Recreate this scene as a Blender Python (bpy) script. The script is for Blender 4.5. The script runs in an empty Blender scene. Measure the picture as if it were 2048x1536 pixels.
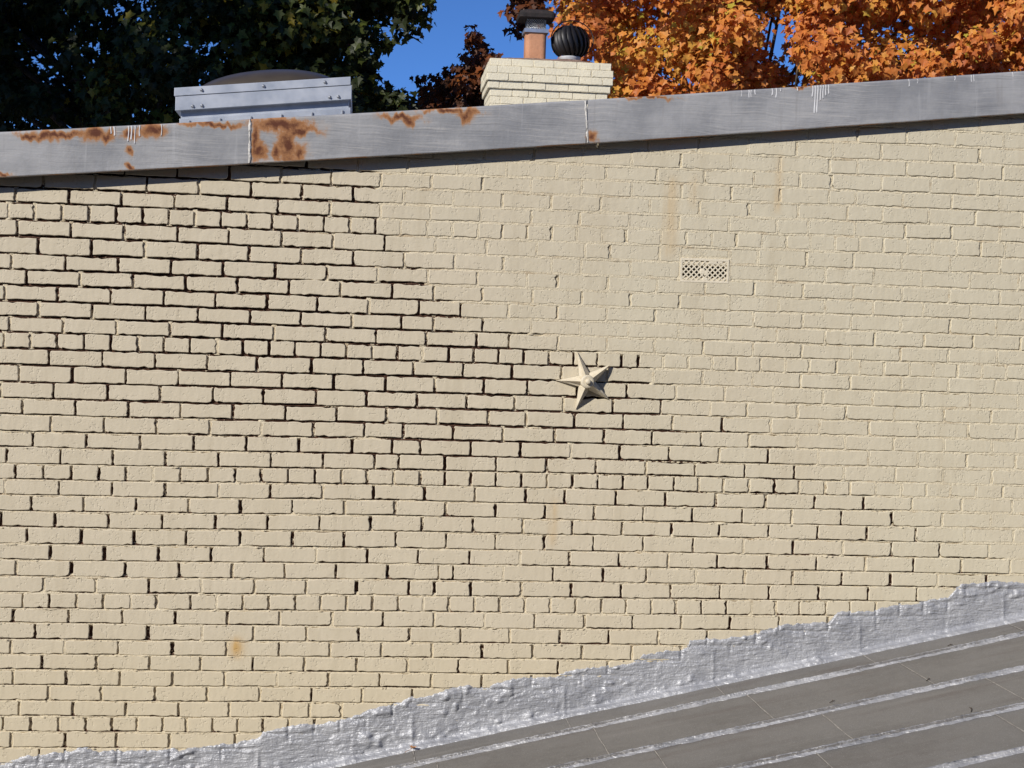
import bpy, bmesh, math, random
import numpy as np
from mathutils import Vector, Matrix

# ------------------------------------------------------------------ camera, sky, sun, exposure
SC = bpy.context.scene
COL = SC.collection
cam_d = bpy.data.cameras.new("camera")
cam_d.sensor_width = 36.0
cam_d.lens = 3150.0 / 2048.0 * 36.0
cam_d.clip_start = 0.1
cam_d.clip_end = 3000
cam = bpy.data.objects.new("camera", cam_d)
COL.objects.link(cam)
CAM_R = Vector((0.9947, -0.0980, 0.0308)).normalized()
CAM_F = Vector((0.0988, 0.9947, -0.0270)).normalized()
CAM_U = CAM_R.cross(CAM_F).normalized()
CAM_R = CAM_F.cross(CAM_U).normalized()
CAM_P = Vector((0.0, -6.5671, 0.0))
M3 = Matrix((CAM_R, CAM_U, -CAM_F)).transposed()
cam.matrix_world = Matrix.Translation(CAM_P) @ M3.to_4x4()
SC.camera = cam

SUN_DIR = Vector((1.0, 1.0, -0.80)).normalized()          # the way the light travels
world = bpy.data.worlds.new("World")
SC.world = world
world.use_nodes = True
wn = world.node_tree.nodes
wn.clear()
w_sky = wn.new("ShaderNodeTexSky")
w_sky.sky_type = 'NISHITA'
w_sky.sun_disc = False
w_sky.sun_elevation = math.asin(-SUN_DIR.z)
w_sky.sun_rotation = math.radians(225.0)
w_sky.altitude = 5500
w_sky.air_density = 1.0
w_sky.dust_density = 0.0
w_sky.ozone_density = 10.0
w_bg = wn.new("ShaderNodeBackground")
w_bg.inputs["Strength"].default_value = 0.130
w_out = wn.new("ShaderNodeOutputWorld")
world.node_tree.links.new(w_sky.outputs[0], w_bg.inputs[0])
world.node_tree.links.new(w_bg.outputs[0], w_out.inputs[0])

sun_d = bpy.data.lights.new("sun", 'SUN')
sun_d.energy = 4.8
sun_d.angle = math.radians(0.5)
sun_d.color = (1.0, 0.95, 0.87)
sun = bpy.data.objects.new("sun", sun_d)
sun.rotation_euler = SUN_DIR.to_track_quat('-Z', 'Y').to_euler()
sun.location = (-20, -25, 20)
COL.objects.link(sun)

SC.view_settings.view_transform = 'Standard'
SC.view_settings.look = 'None'
SC.view_settings.exposure = 0.0
SC.view_settings.gamma = 1.0
SC.view_settings.use_curve_mapping = False
SC.cycles.max_bounces = 6
SC.cycles.diffuse_bounces = 3
SC.cycles.glossy_bounces = 2
SC.cycles.transmission_bounces = 3

# ------------------------------------------------------------------ measured layout (metres; JU in mm, DV in mm)
V0 = 0.42563
CH = 0.0652479
UC = [-0.925,0.12,1.198,2.312]
DV = {-10:[6.4,-4.2,1.6,12.2],-9:[6.4,-4.2,1.6,12.2],-8:[6.4,-4.2,1.6,12.2],-7:[6.4,-4.2,1.6,12.2],-6:[6.4,-4.2,1.6,6.1],-5:[6.4,-4.2,-2.2,5.4],-4:[6.4,-4.2,2.3,2.5],-3:[6.4,-1.8,-0.6,3.8],-2:[6.4,-1.6,-1.5,1.9],-1:[10.6,0.6,-0.3,2.0],0:[6.7,-1.3,-1.2,0.0],1:[4.8,-3.3,-5.3,-4.2],2:[-0.2,-3.2,-7.4,-8.4],3:[0.8,-2.2,-7.3,-8.4],4:[2.9,-4.2,-6.3,-7.4],5:[2.8,-4.3,-4.3,-9.6],6:[4.8,0.8,-3.3,-7.6],7:[7.7,1.7,-3.5,-4.5],8:[6.5,2.6,0.6,-2.6],9:[4.3,3.4,0.3,-1.7],10:[1.0,3.1,0.1,-4.2],11:[-1.3,1.8,1.9,-0.2],12:[-1.6,1.5,-0.6,-2.7],13:[-5.1,2.2,1.2,1.3],14:[-4.5,2.8,0.8,-1.3],15:[-5.9,3.4,4.6,-2.9],16:[-4.3,6.1,4.1,2.0],17:[-2.8,6.6,2.5,5.8],18:[-3.4,8.1,4.0,3.1],19:[-3.9,7.5,5.6,3.5],20:[-6.6,1.7,2.8,1.8],21:[-7.3,1.0,3.2,1.1],22:[-9.1,0.3,2.4,3.6],23:[-9.8,-0.5,0.6,6.1],24:[-9.6,-2.3,-1.3,6.1],25:[-4.2,-3.2,0.0,6.1],26:[-7.1,-0.9,-0.9,6.1],27:[-2.9,-0.8,-1.8,6.1],28:[-0.7,1.4,-1.8,6.1],29:[0.4,3.6,-1.8,6.1],30:[1.4,3.6,-1.8,6.1],31:[3.5,3.6,-1.8,6.1],32:[5.5,3.6,-1.8,6.1],33:[3.3,3.6,-1.8,6.1],34:[3.3,3.6,-1.8,6.1],35:[3.3,3.6,-1.8,6.1]}
JU = {-8:[2422,2637,2854],-7:[2100,2315,2531,2745],-6:[1197,1412,1626,1836,1994,2207,2421,2639],-5:[715,922,1128,1339,1552,1768,1982,2104,2320,2532,2748],-4:[-15,191,395,602,814,1021,1239,1442,1656,1855,1994,2212,2428,2640],-3:[-539,-329,-123,81,290,502,706,920,1133,1346,1561,1773,1984,2100,2309,2525,2737],-2:[-1284,-1078,-870,-660,-450,-242,-32,177,384,588,793,1004,1213,1426,1637,1852,2068,2222,2425,2633],-1:[-1392,-1180,-970,-758,-545,-338,-125,83,290,499,711,915,1127,1340,1555,1762,1898,2103,2324,2530,2745],0:[-1418,-1315,-1206,-1099,-991,-885,-779,-674,-568,-462,-360,-255,-148,-41,64,168,278,384,491,592,696,800,906,1014,1115,1265,1374,1484,1589,1700,1807,1911,2020,2125,2231,2339,2448,2556,2663,2771],1:[-1382,-1169,-957,-742,-534,-320,-109,104,313,528,738,943,1049,1261,1351,1564,1686,1897,2102,2314,2528,2751],2:[-1298,-1086,-873,-660,-451,-237,-24,186,396,599,804,928,1139,1351,1565,1766,1982,2192,2405,2620,2837],3:[-1403,-1188,-978,-765,-555,-343,-130,78,287,493,702,830,1043,1254,1461,1675,1885,2106,2321,2530,2756],4:[-1341,-1128,-916,-705,-494,-284,-73,141,314,517,727,936,1143,1353,1567,1781,1986,2197,2416,2627,2850],5:[-1426,-1217,-1005,-791,-582,-372,-167,45,254,427,628,835,1044,1250,1454,1675,1888,2101,2319,2539,2746],6:[-1291,-1077,-863,-651,-440,-232,-22,183,316,521,725,932,1139,1353,1569,1778,1989,2207,2426,2644,2856],7:[-1404,-1192,-978,-763,-551,-341,-129,80,287,498,634,841,1048,1252,1462,1677,1890,2106,2324,2535,2754],8:[-1425,-1319,-1214,-1107,-999,-890,-786,-681,-571,-466,-359,-253,-147,-42,65,170,274,384,488,592,699,805,909,1011,1114,1185,1292,1400,1502,1608,1713,1821,1926,2044,2148,2253,2368,2473,2580,2691,2799],9:[-1245,-1032,-820,-608,-407,-183,30,238,446,651,861,1053,1251,1463,1680,1890,2108,2331,2540,2750],10:[-1363,-1150,-937,-724,-513,-303,-90,124,329,535,718,930,1139,1350,1561,1773,1988,2208,2426,2640,2856],11:[-1434,-1223,-1008,-797,-582,-377,-161,47,257,464,666,873,1083,1289,1502,1660,1880,2092,2307,2527,2737],12:[-1346,-1134,-922,-712,-500,-285,-75,132,344,557,716,921,1130,1341,1555,1766,1979,2197,2416,2637,2854],13:[-1231,-1019,-808,-592,-382,-169,42,203,411,621,839,1050,1255,1466,1674,1885,2096,2308,2532,2746],14:[-1302,-1088,-872,-656,-441,-226,-7,159,277,487,697,910,1119,1330,1546,1759,1980,2200,2417,2636,2855],15:[-1404,-1190,-980,-768,-553,-340,-125,88,189,380,596,809,1019,1233,1444,1660,1876,2094,2322,2533,2751],16:[-1368,-1256,-1145,-1034,-926,-817,-706,-594,-483,-377,-267,-157,-47,59,170,279,383,491,597,705,813,921,1030,1137,1244,1356,1462,1570,1681,1791,1900,2013,2123,2236,2349,2460,2569,2683,2804],17:[-1409,-1193,-980,-766,-550,-338,-124,87,300,511,725,891,1108,1321,1539,1755,1970,2186,2400,2620,2847],18:[-1302,-1093,-882,-670,-459,-247,-31,178,390,599,809,1019,1227,1440,1656,1872,2090,2313,2536,2754],19:[-1421,-1206,-992,-775,-559,-346,-132,79,293,506,717,927,1139,1352,1559,1774,1988,2205,2422,2639,2859],20:[-1316,-1098,-887,-676,-457,-242,-30,184,396,603,810,1019,1232,1448,1665,1883,2100,2316,2531,2751],21:[-1221,-1005,-787,-573,-357,-143,69,281,496,709,918,1130,1342,1555,1771,1988,2203,2417,2631,2849],22:[-1357,-1137,-920,-702,-486,-271,-59,155,368,429,640,851,1064,1249,1463,1675,1885,2102,2317,2527,2746],23:[-1246,-1036,-823,-610,-393,-180,28,246,351,506,719,930,1143,1356,1571,1784,2002,2220,2436,2654],24:[-1327,-1222,-1112,-1004,-895,-790,-652,-546,-439,-333,-223,-119,-12,96,202,307,415,523,628,736,844,951,1062,1167,1277,1382,1493,1601,1710,1817,1920,2037,2142,2257],25:[-1363,-1143,-926,-712,-500,-286,-70,142,355,567,779,991,1197,1408,1619,1833,2048],26:[-1275,-1053,-821,-602,-391,-174,43,254,468,676,889,1098,1311,1521,1734],27:[-1370,-1156,-941,-721,-501,-285,-75,139,350,561,774,985,1198,1411,1623],28:[-1245,-1026,-812,-605,-391,-179,37,249,463,674,885,1098],29:[-1359,-1147,-932,-717,-505,-290,-77,134,352,562,774],30:[-1215,-1003,-787,-575,-360,-146,64,273,486],31:[-1332,-1116,-904,-689,-483,-270,-153,-20,192],32:[-1395,-1285,-1173,-1063,-958,-857,-753,-656,-550,-447,-343,-238],33:[-1361,-1145,-939,-725,-456,-236],34:[-1248,-1144,-932,-720]}
BOUND = [(-0.172,0.727),(-0.048,0.712),(0.076,0.682),(0.078,0.61),(0.049,0.557),(0.072,0.485),(0.115,0.425),(0.199,0.355),(0.297,0.224),(0.413,0.165),(0.551,0.097),(0.721,0.06),(0.85,-0.009),(1.203,-0.062),(1.237,-0.114),(1.424,-0.236),(1.588,-0.284),(1.764,-0.365),(1.987,-0.488),(2.122,-0.55),(2.19,-0.613),(2.348,-0.696),(2.574,-0.767),(2.632,-0.82),(2.757,-0.873),(2.85,-0.936),(2.942,-0.978)]
FLASH_TOP = [(-1.403,-1.786),(-1.356,-1.769),(-1.3,-1.756),(-1.25,-1.756),(-1.218,-1.741),(-1.058,-1.726),(-1.024,-1.734),(-0.838,-1.729),(-0.674,-1.728),(-0.592,-1.711),(-0.517,-1.702),(-0.456,-1.706),(-0.435,-1.692),(-0.37,-1.675),(-0.338,-1.647),(-0.248,-1.626),(-0.147,-1.621),(-0.023,-1.597),(0.061,-1.573),(0.127,-1.543),(0.21,-1.526),(0.259,-1.5),(0.337,-1.491),(0.378,-1.482),(0.428,-1.465),(0.512,-1.449),(0.565,-1.459),(0.632,-1.44),(0.691,-1.422),(0.758,-1.411),(0.88,-1.41),(0.904,-1.388),(0.972,-1.375),(1.083,-1.361),(1.205,-1.342),(1.247,-1.307),(1.324,-1.293),(1.412,-1.292),(1.438,-1.274),(1.446,-1.248),(1.515,-1.238),(1.601,-1.233),(1.716,-1.219),(1.785,-1.192),(1.859,-1.174),(2.048,-1.161),(2.09,-1.115),(2.196,-1.111),(2.308,-1.094),(2.452,-1.07),(2.574,-1.042),(2.632,-0.989),(2.723,-0.976),(2.831,-0.975),(2.915,-0.981)]
RUST = [(-1.329,0.765,0.053,0.013),(-1.28,0.767,0.064,0.021),(-1.211,0.778,0.128,0.015),(-1.073,0.78,0.053,0.03),(-1.024,0.778,0.032,0.026),(-0.935,0.786,0.032,0.021),(-0.846,0.8,0.053,0.03),(-0.933,0.719,0.013,0.021),(-0.928,0.655,0.021,0.011),(-0.597,0.843,0.128,0.011),(-0.435,0.777,0.017,0.085),(-0.414,0.737,0.03,0.038),(-0.336,0.853,0.128,0.026),(-0.304,0.773,0.034,0.085),(-0.343,0.744,0.021,0.034),(-0.252,0.748,0.03,0.038),(-0.255,0.832,0.085,0.017),(0.151,0.905,0.085,0.017),(0.182,0.89,0.026,0.017),(0.428,0.931,0.032,0.03),(0.356,0.94,0.128,0.011),(0.945,0.868,0.021,0.026),(-1.423,0.607,0.032,0.009),(1.188,1.034,0.106,0.006),(1.837,1.112,0.053,0.009)]
STAIN = [(1.305,0.722,0.364,0.0277,0.55),(1.397,0.736,0.578,0.0192,0.35),(1.764,0.836,0.572,0.0149,0.6),(0.845,-0.652,-0.863,0.017,0.65),(-0.459,-1.254,-1.35,0.0277,1.5)]
DRIPS = [(1.8839,1.1139,1.0699),(1.8947,1.1144,1.0013),(1.9055,1.1149,1.0039),(1.9182,1.1197,1.0569),(1.929,1.1202,1.0657),(1.9397,1.1228,1.0788),(1.9526,1.1255,1.0857),(1.61,1.0782,1.0532),(1.6186,1.0786,1.0557),(1.6356,1.0815,1.0669),(1.7103,1.0933,1.0682),(1.7274,1.0941,1.0586),(1.7466,1.0971,1.0866),(1.578,1.0747,1.0559),(2.5743,1.1905,1.1651),(2.5853,1.191,1.1678),(2.5021,1.1807,1.1681),(2.3014,1.1586,1.1334),(2.3383,1.1646,1.1477),(2.7568,1.2118,1.1949),(-0.9395,0.8178,0.7594),(-0.9276,0.8183,0.766),(-0.9138,0.8189,0.7505),(-0.896,0.8217,0.7814),(-1.0087,0.8087,0.7866),(-0.9949,0.8113,0.7792),(-0.8087,0.8316,0.7872),(1.8174,1.1045,1.092)]
CL_GREEN = [(-74,1341,288,30),(-735,1295,408,23),(-775,1400,190,28),(-445,1506,225,45),(-469,1410,406,23),(-332,1498,523,23),(-178,1217,242,47),(-21,1424,625,22),(-330,1207,391,31),(-72,1184,442,41),(-376,1221,260,30),(-82,1337,405,28),(-711,1156,189,45),(-460,1291,209,48),(-323,1438,521,40),(-177,1215,391,39),(-722,1393,311,32),(-84,1287,513,44),(-472,1383,313,48),(-155,1292,262,37),(-355,1256,207,33),(-818,1391,412,48),(34,1545,531,27),(-62,1294,530,24),(-22,1180,259,36),(-577,1357,389,24),(-24,1312,491,23),(-768,1266,468,47),(1,1315,415,40),(-31,1461,503,33),(-268,1335,306,41),(-163,1136,534,26),(-552,1141,444,28),(-252,1270,240,32),(-455,1457,340,48),(-449,1266,297,45),(-593,1337,240,42),(-325,1332,465,23),(-755,1325,359,45),(-776,1330,349,38),(-148,1362,399,35),(-256,1357,501,40),(-660,1440,203,48),(-512,1232,384,23),(-844,1490,503,26),(-168,1148,452,27),(-196,1356,405,34),(-607,1516,422,27),(-136,1203,467,31),(-692,1277,203,26),(-749,1212,502,33),(-281,1502,229,28),(-229,1163,215,45),(-429,1258,269,39),(-372,1446,576,45),(-408,1527,477,32),(-8,1280,430,32),(-702,1218,430,23),(-286,1130,374,26),(23,1280,541,48),(-744,1464,436,22),(-764,1414,219,29),(-407,1503,530,48),(-684,1199,339,33),(-125,1201,300,31),(-440,1413,450,44),(-456,1148,370,32),(55,1359,418,38),(-277,1231,264,30),(-1,1532,452,25),(-97,1323,414,46),(-646,1227,351,31),(-71,1457,475,22),(-210,1280,506,22),(-687,1198,468,45),(-519,1122,230,23),(-791,1471,224,22),(35,1233,494,38),(-597,1277,193,37),(-307,1435,505,49),(-291,1467,595,40),(-344,1232,316,30),(-352,1372,570,27),(-582,1372,234,28),(-514,1371,360,24),(-181,1344,396,42),(-808,1544,533,30),(-553,1254,522,37),(-723,1230,428,26),(-743,1345,432,32),(-155,1505,336,35),(-634,1500,243,25),(-653,1472,341,48),(-766,1301,480,37),(-101,1343,385,28),(-239,1526,403,27),(-663,1260,415,34),(-690,1473,320,22),(15,1251,548,35),(-447,1433,523,45),(-603,1343,510,26),(55,1478,296,33),(-94,1316,444,24),(-712,1203,287,48),(-321,1504,398,30),(-781,1316,472,26),(-534,1282,284,31),(-656,1548,408,26),(-39,1378,308,37),(-346,1364,554,49),(-145,1310,411,46),(-870,1531,531,40),(-50,1137,356,37),(-241,1326,555,48),(-681,1164,497,41),(0,1483,586,28),(-292,1170,269,35),(-23,1462,497,34),(53,1473,484,24),(-492,1293,510,33),(-610,1413,428,38),(-608,1424,314,33),(-423,1478,554,31),(-514,1251,210,27),(-472,1384,391,33),(-211,1518,640,34),(-382,1238,391,44),(-388,1270,528,35),(-525,1502,583,26),(-148,1333,433,40),(-774,1317,372,34),(-796,1330,552,34),(-491,1276,516,40),(-54,1120,272,31),(-367,1362,275,44),(-207,1541,626,37),(-287,1508,533,49),(-449,1147,353,43),(-244,1476,538,37),(38,1163,263,28),(-38,1176,544,47),(-72,1265,485,23),(-702,1372,571,39),(-667,1329,250,38),(-225,1465,548,33),(-341,1229,508,34),(-154,1360,425,43),(-453,1361,581,48),(-789,1401,399,35),(-642,1154,336,23),(-503,1336,509,48),(-585,1270,187,45),(-359,1492,308,45),(-610,1171,210,42),(-697,1176,412,39),(-489,1213,337,33),(-695,1439,435,43),(-683,1274,487,45),(-353,1245,360,37),(-267,1378,471,43),(-447,1176,371,29),(-695,1156,490,47),(-152,1463,394,26),(-525,1487,382,37),(-621,1135,493,43),(1,1468,587,23),(-46,1323,328,35),(-572,1237,205,29),(-108,1342,377,37),(-775,1540,577,41),(-237,1220,353,26),(-255,1131,526,31),(-271,1314,228,30),(59,1326,492,35),(-679,1123,465,44),(-456,1311,314,35),(-21,1163,412,40),(-748,1278,355,33),(-159,1533,299,43),(-57,1285,231,31),(-698,1144,352,27),(-459,1448,447,34),(-181,1430,615,43),(-809,1393,439,25),(-101,1530,258,31),(-246,1513,606,23),(-512,1215,334,33),(-489,1342,324,45),(-218,1126,280,40),(17,1456,588,43),(-693,1253,317,32),(-503,1541,584,26),(-415,1458,398,49),(-647,1542,616,22),(-612,1305,337,41),(-685,1512,425,38),(-653,1379,553,22),(-699,1197,385,40),(-561,1357,486,36),(-39,1521,310,25),(-729,1292,272,23),(-309,1212,435,40),(-150,1406,515,28),(-3,1323,448,26),(-413,1457,506,25),(-355,1512,470,40),(-276,1164,486,38),(25,1301,566,32),(-770,1319,322,35),(-49,1223,340,48),(-784,1307,444,34),(-94,1398,396,34),(-161,1506,570,45),(27,1323,289,24),(72,1194,490,37),(-27,1209,468,43),(-301,1375,377,44),(-99,1275,483,49),(-44,1257,378,47),(-560,1375,405,43),(-155,1209,309,31),(-138,1512,408,23),(-779,1458,199,49),(-36,1202,407,37),(-597,1358,516,37),(-332,1545,349,37),(-382,1307,571,46),(-817,1528,399,48),(-731,1203,414,49),(-83,1286,485,40),(-825,1459,528,30),(-614,1429,235,46),(-91,1199,374,41),(-322,1410,318,44),(-812,1499,540,41),(-24,1344,586,22),(-618,1201,512,29),(-746,1371,323,41),(76,1224,473,30),(-70,1442,366,28),(-739,1508,420,29),(-111,1277,317,41),(25,1232,498,32),(-656,1434,438,45),(-224,1516,419,27),(-194,1522,491,27),(-571,1315,523,41),(-573,1464,247,29),(-240,1178,311,40),(-227,1247,244,25),(-287,1171,236,27),(-741,1446,201,24),(-34,1130,389,23),(-541,1192,516,23),(-665,1302,519,45),(-87,1146,357,48),(-782,1441,586,39),(-133,1503,534,46),(-799,1450,211,45),(-405,1511,303,47),(-575,1398,524,34),(-25,1188,397,32),(-455,1342,220,29),(-619,1350,479,27),(-725,1401,261,38),(-621,1498,446,29),(-409,1287,531,24),(59,1468,600,25),(-412,1459,300,44),(-471,1175,340,49),(-144,1332,445,38),(-526,1510,491,26),(-777,1318,433,23),(-808,1385,570,22),(-382,1515,552,31),(-600,1258,390,26),(-112,1510,561,42),(-24,1500,347,48),(-857,1509,502,37),(29,1266,413,45),(-607,1475,447,32),(-204,1210,501,49),(-564,1126,453,24),(-481,1499,372,49),(-475,1293,379,34),(-33,1439,467,45),(-400,1159,410,40),(-77,1238,337,41),(-656,1524,290,31),(-252,1263,400,46),(-546,1443,288,25),(-55,1278,444,34),(-470,1444,441,30),(-646,1304,276,37),(-660,1383,319,39),(35,1343,582,23),(-505,1469,355,29),(13,1515,269,34),(-219,1149,370,29),(-49,1311,527,40),(-439,1363,362,25),(-784,1392,374,37),(70,1157,502,45),(-298,1365,348,33),(-48,1133,272,47),(-467,1537,331,40),(-556,1305,336,27),(-651,1304,272,34),(-495,1389,354,44),(-531,1338,345,24),(-23,1327,366,36),(-336,1340,430,45),(-414,1125,258,30),(-120,1161,314,32),(-371,1167,247,26),(-557,1423,438,33),(-154,1275,493,43),(-408,1302,380,24),(-326,1188,526,42),(-586,1229,464,47),(-420,1342,381,25),(-273,1394,606,28),(-611,1520,510,36),(-335,1272,391,40),(-402,1426,385,40),(-594,1193,207,37),(-219,1298,493,38),(-679,1548,312,22),(-369,1236,525,23),(-310,1293,326,47),(56,1261,496,27),(-641,1449,330,49),(-372,1527,472,23),(-352,1434,495,31),(-748,1532,225,48),(-639,1282,433,33),(-365,1549,300,43),(-109,1248,399,49),(-470,1440,221,31),(-638,1407,307,38),(-348,1513,524,36),(31,1441,308,26),(-740,1529,469,25),(-706,1228,460,38),(-700,1370,282,38),(-66,1527,516,34),(-204,1280,280,45),(-763,1345,361,24),(-300,1417,218,30),(-272,1443,305,42),(-83,1441,468,35),(-539,1538,449,42),(-197,1138,385,34),(-604,1432,223,25),(-683,1460,587,42),(-482,1232,484,38),(-651,1243,526,49),(-738,1521,341,46),(-235,1436,433,46),(-463,1349,368,22),(-16,1495,297,26),(-564,1248,366,26),(-735,1192,459,36),(0,1139,527,49),(-831,1440,511,38),(-391,1167,196,38),(-36,1161,232,38),(-539,1170,398,24),(18,1386,288,48),(-510,1155,236,42),(-124,1401,336,49),(-605,1250,364,35),(-111,1314,286,24),(-653,1403,340,44),(-439,1244,335,42),(-748,1501,445,41),(-315,1168,364,23),(-8,1374,529,28),(-456,1176,460,30),(-747,1395,239,32),(-441,1378,255,31),(-676,1359,195,41),(-409,1218,414,35),(-53,1356,594,37),(-667,1356,554,34),(-127,1285,364,39),(-232,1223,452,46),(-348,1499,517,32),(-622,1241,463,42),(-509,1172,203,33),(-484,1195,526,25),(-192,1139,517,43),(-680,1138,306,34),(-100,1360,499,31),(-725,1547,247,32),(-497,1149,276,25),(-829,1522,356,37),(-809,1467,386,26),(-463,1285,399,49),(-149,1158,331,29),(-467,1340,385,35),(-173,1299,412,25),(-229,1126,319,47),(-573,1484,251,47),(-597,1211,318,41),(-61,1235,416,22),(54,1408,620,45),(-479,1272,491,41),(12,1322,485,35),(-672,1421,555,30),(-703,1197,401,29),(-599,1266,317,31),(-155,1394,443,43),(-793,1435,274,46),(-333,1209,313,30),(-690,1215,521,29),(-527,1124,508,49),(-134,1193,446,28),(-562,1384,584,31),(-726,1464,253,37),(-98,1209,370,49),(-295,1176,519,32),(-117,1547,290,40),(-377,1320,472,34),(-651,1501,262,27),(-426,1148,353,22),(-297,1450,507,42),(-495,1317,370,43),(-531,1415,270,35),(-555,1488,380,24),(-70,1288,434,14),(-120,1211,422,16),(-56,1254,289,16),(-97,1220,352,19),(40,1143,397,17),(-144,1151,355,10),(-179,1229,310,14),(-1,1156,318,10),(-242,1221,415,11),(-19,1231,426,13),(-142,1257,302,15),(-71,1262,357,12),(-20,1142,270,17),(-24,1285,380,10),(-155,1278,314,18),(-132,1165,343,18),(0,1244,389,15),(-72,1198,365,14),(-23,1222,349,12),(-11,1136,347,13),(-169,1142,301,10),(-132,1229,413,10),(-221,1178,363,11),(2,1199,302,16),(-172,1130,281,12),(-50,1218,416,16),(-108,1186,290,13),(-57,1199,423,17),(18,1206,398,11),(-66,1299,367,16),(-4,1225,420,13),(-52,1171,375,16),(-106,1258,346,10),(-184,1128,355,11),(34,1209,411,14),(-70,1174,397,17),(-194,1249,364,12),(-224,1297,436,10),(-168,1142,295,10),(14,1297,297,16),(-61,1255,343,12),(-10,1130,318,18),(-52,1256,399,12),(-89,1192,316,15),(-58,1128,286,15),(43,1153,271,10),(41,1167,385,15),(-26,1188,308,13),(-86,1175,411,12),(-76,1273,291,17),(36,1194,415,14),(-75,1183,400,17),(0,1199,309,12),(-89,1177,276,12),(-1,1154,345,14),(24,1161,337,10),(-204,1207,404,13),(18,1250,351,14),(-68,1286,314,10),(3,1237,411,15),(-187,1174,312,17),(47,1131,346,17),(45,1254,394,16),(-121,1181,389,12),(-6,1253,351,19),(-125,1143,340,12),(-66,1284,413,14),(-39,1234,378,19),(-65,1299,396,19),(-48,1129,388,11),(-42,1234,361,15),(-38,1120,341,14),(-116,1132,368,19),(35,1244,402,11),(-195,1258,353,10),(57,1155,387,18),(-185,1293,398,11),(-174,1202,375,14),(-158,1163,337,14),(-37,1131,285,13),(-51,1133,277,16),(-89,1126,338,13),(-148,1169,344,18),(17,1173,286,15),(-39,1147,400,14),(-79,1195,407,10),(-206,1240,312,18),(10,1225,322,11),(-7,1245,414,19),(-77,1298,346,10),(-118,1223,350,12),(-73,1164,279,10),(-78,1290,348,18),(-74,1162,306,19),(-222,1299,334,15),(-4,1289,397,11),(-170,1287,315,18),(1,1182,390,15),(-39,1253,354,12),(-137,1125,399,17),(-86,1134,380,15),(-139,1195,402,19),(-128,1239,288,17),(-153,1151,356,14),(-204,1166,277,12),(-224,1159,281,12),(9,1170,347,18),(-244,1247,297,17),(-172,1229,348,10),(-32,1217,368,18)]
CL_RED = [(181,1389,349,22),(97,1210,259,11),(176,1342,344,10),(139,1386,343,12),(175,1326,316,13),(169,1228,316,11),(107,1399,304,22),(200,1303,283,11),(147,1209,260,10),(84,1278,314,11),(126,1234,286,17),(155,1237,288,21),(142,1326,358,15),(143,1270,333,10),(109,1240,277,17),(155,1297,335,16),(158,1297,313,23),(114,1267,288,11),(75,1216,270,16),(143,1271,312,16),(153,1263,310,21),(79,1369,313,10),(184,1313,317,13),(177,1222,302,12),(118,1209,303,17),(154,1335,307,19),(110,1245,307,23),(170,1319,277,14),(207,1362,339,14),(189,1309,288,18),(130,1330,330,11),(145,1393,358,16),(137,1203,311,13),(101,1346,314,23),(132,1305,383,10),(190,1303,287,23),(199,1369,338,17),(145,1292,339,10),(138,1285,296,16),(73,1292,285,10),(140,1320,301,25),(114,1237,311,13),(166,1257,279,25),(131,1263,366,12),(134,1272,273,16),(145,1250,307,15),(186,1270,289,20),(170,1360,298,23),(181,1338,305,18),(139,1254,286,15),(182,1306,286,23),(69,1362,329,10),(169,1357,312,24),(95,1266,283,13),(146,1367,313,14),(148,1357,363,23),(153,1226,321,25),(103,1354,314,18),(113,1303,289,14),(141,1382,382,13),(148,1242,335,19),(175,1317,275,12),(135,1222,323,23),(174,1373,349,12),(78,1228,285,10),(149,1217,323,18),(113,1221,321,10),(83,1366,294,15),(72,1252,291,11),(131,1280,338,20),(73,1205,269,10),(134,1272,363,12),(91,1311,306,11),(110,1333,327,24),(185,1337,324,20),(203,1356,294,15),(148,1308,274,10),(96,1367,299,18),(139,1268,332,14),(152,1357,290,18),(177,1263,275,16),(141,1312,303,20),(152,1355,356,15),(165,1295,285,23),(131,1286,340,12),(205,1232,416,15),(179,1219,526,21),(194,1330,391,17),(196,1376,454,17),(204,1364,431,21),(198,1304,517,16),(198,1278,391,20),(206,1266,462,17),(196,1207,395,14),(196,1326,536,15),(205,1228,545,14),(198,1317,479,12),(201,1217,443,16),(196,1395,578,21),(189,1204,389,13),(191,1330,419,19),(192,1303,565,21),(218,1380,563,15),(218,1388,537,14),(195,1309,476,17),(179,1277,496,18),(192,1316,544,19),(185,1327,552,13),(193,1302,532,24),(193,1251,554,16),(212,1387,450,24),(172,1215,388,13),(210,1390,432,20),(213,1395,584,23),(202,1309,551,23),(199,1322,412,19),(196,1367,479,24),(198,1374,541,22),(181,1255,474,14),(172,1227,456,12),(194,1271,431,24),(206,1261,391,14),(180,1280,426,13),(204,1237,515,14),(197,1288,512,13)]
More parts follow.
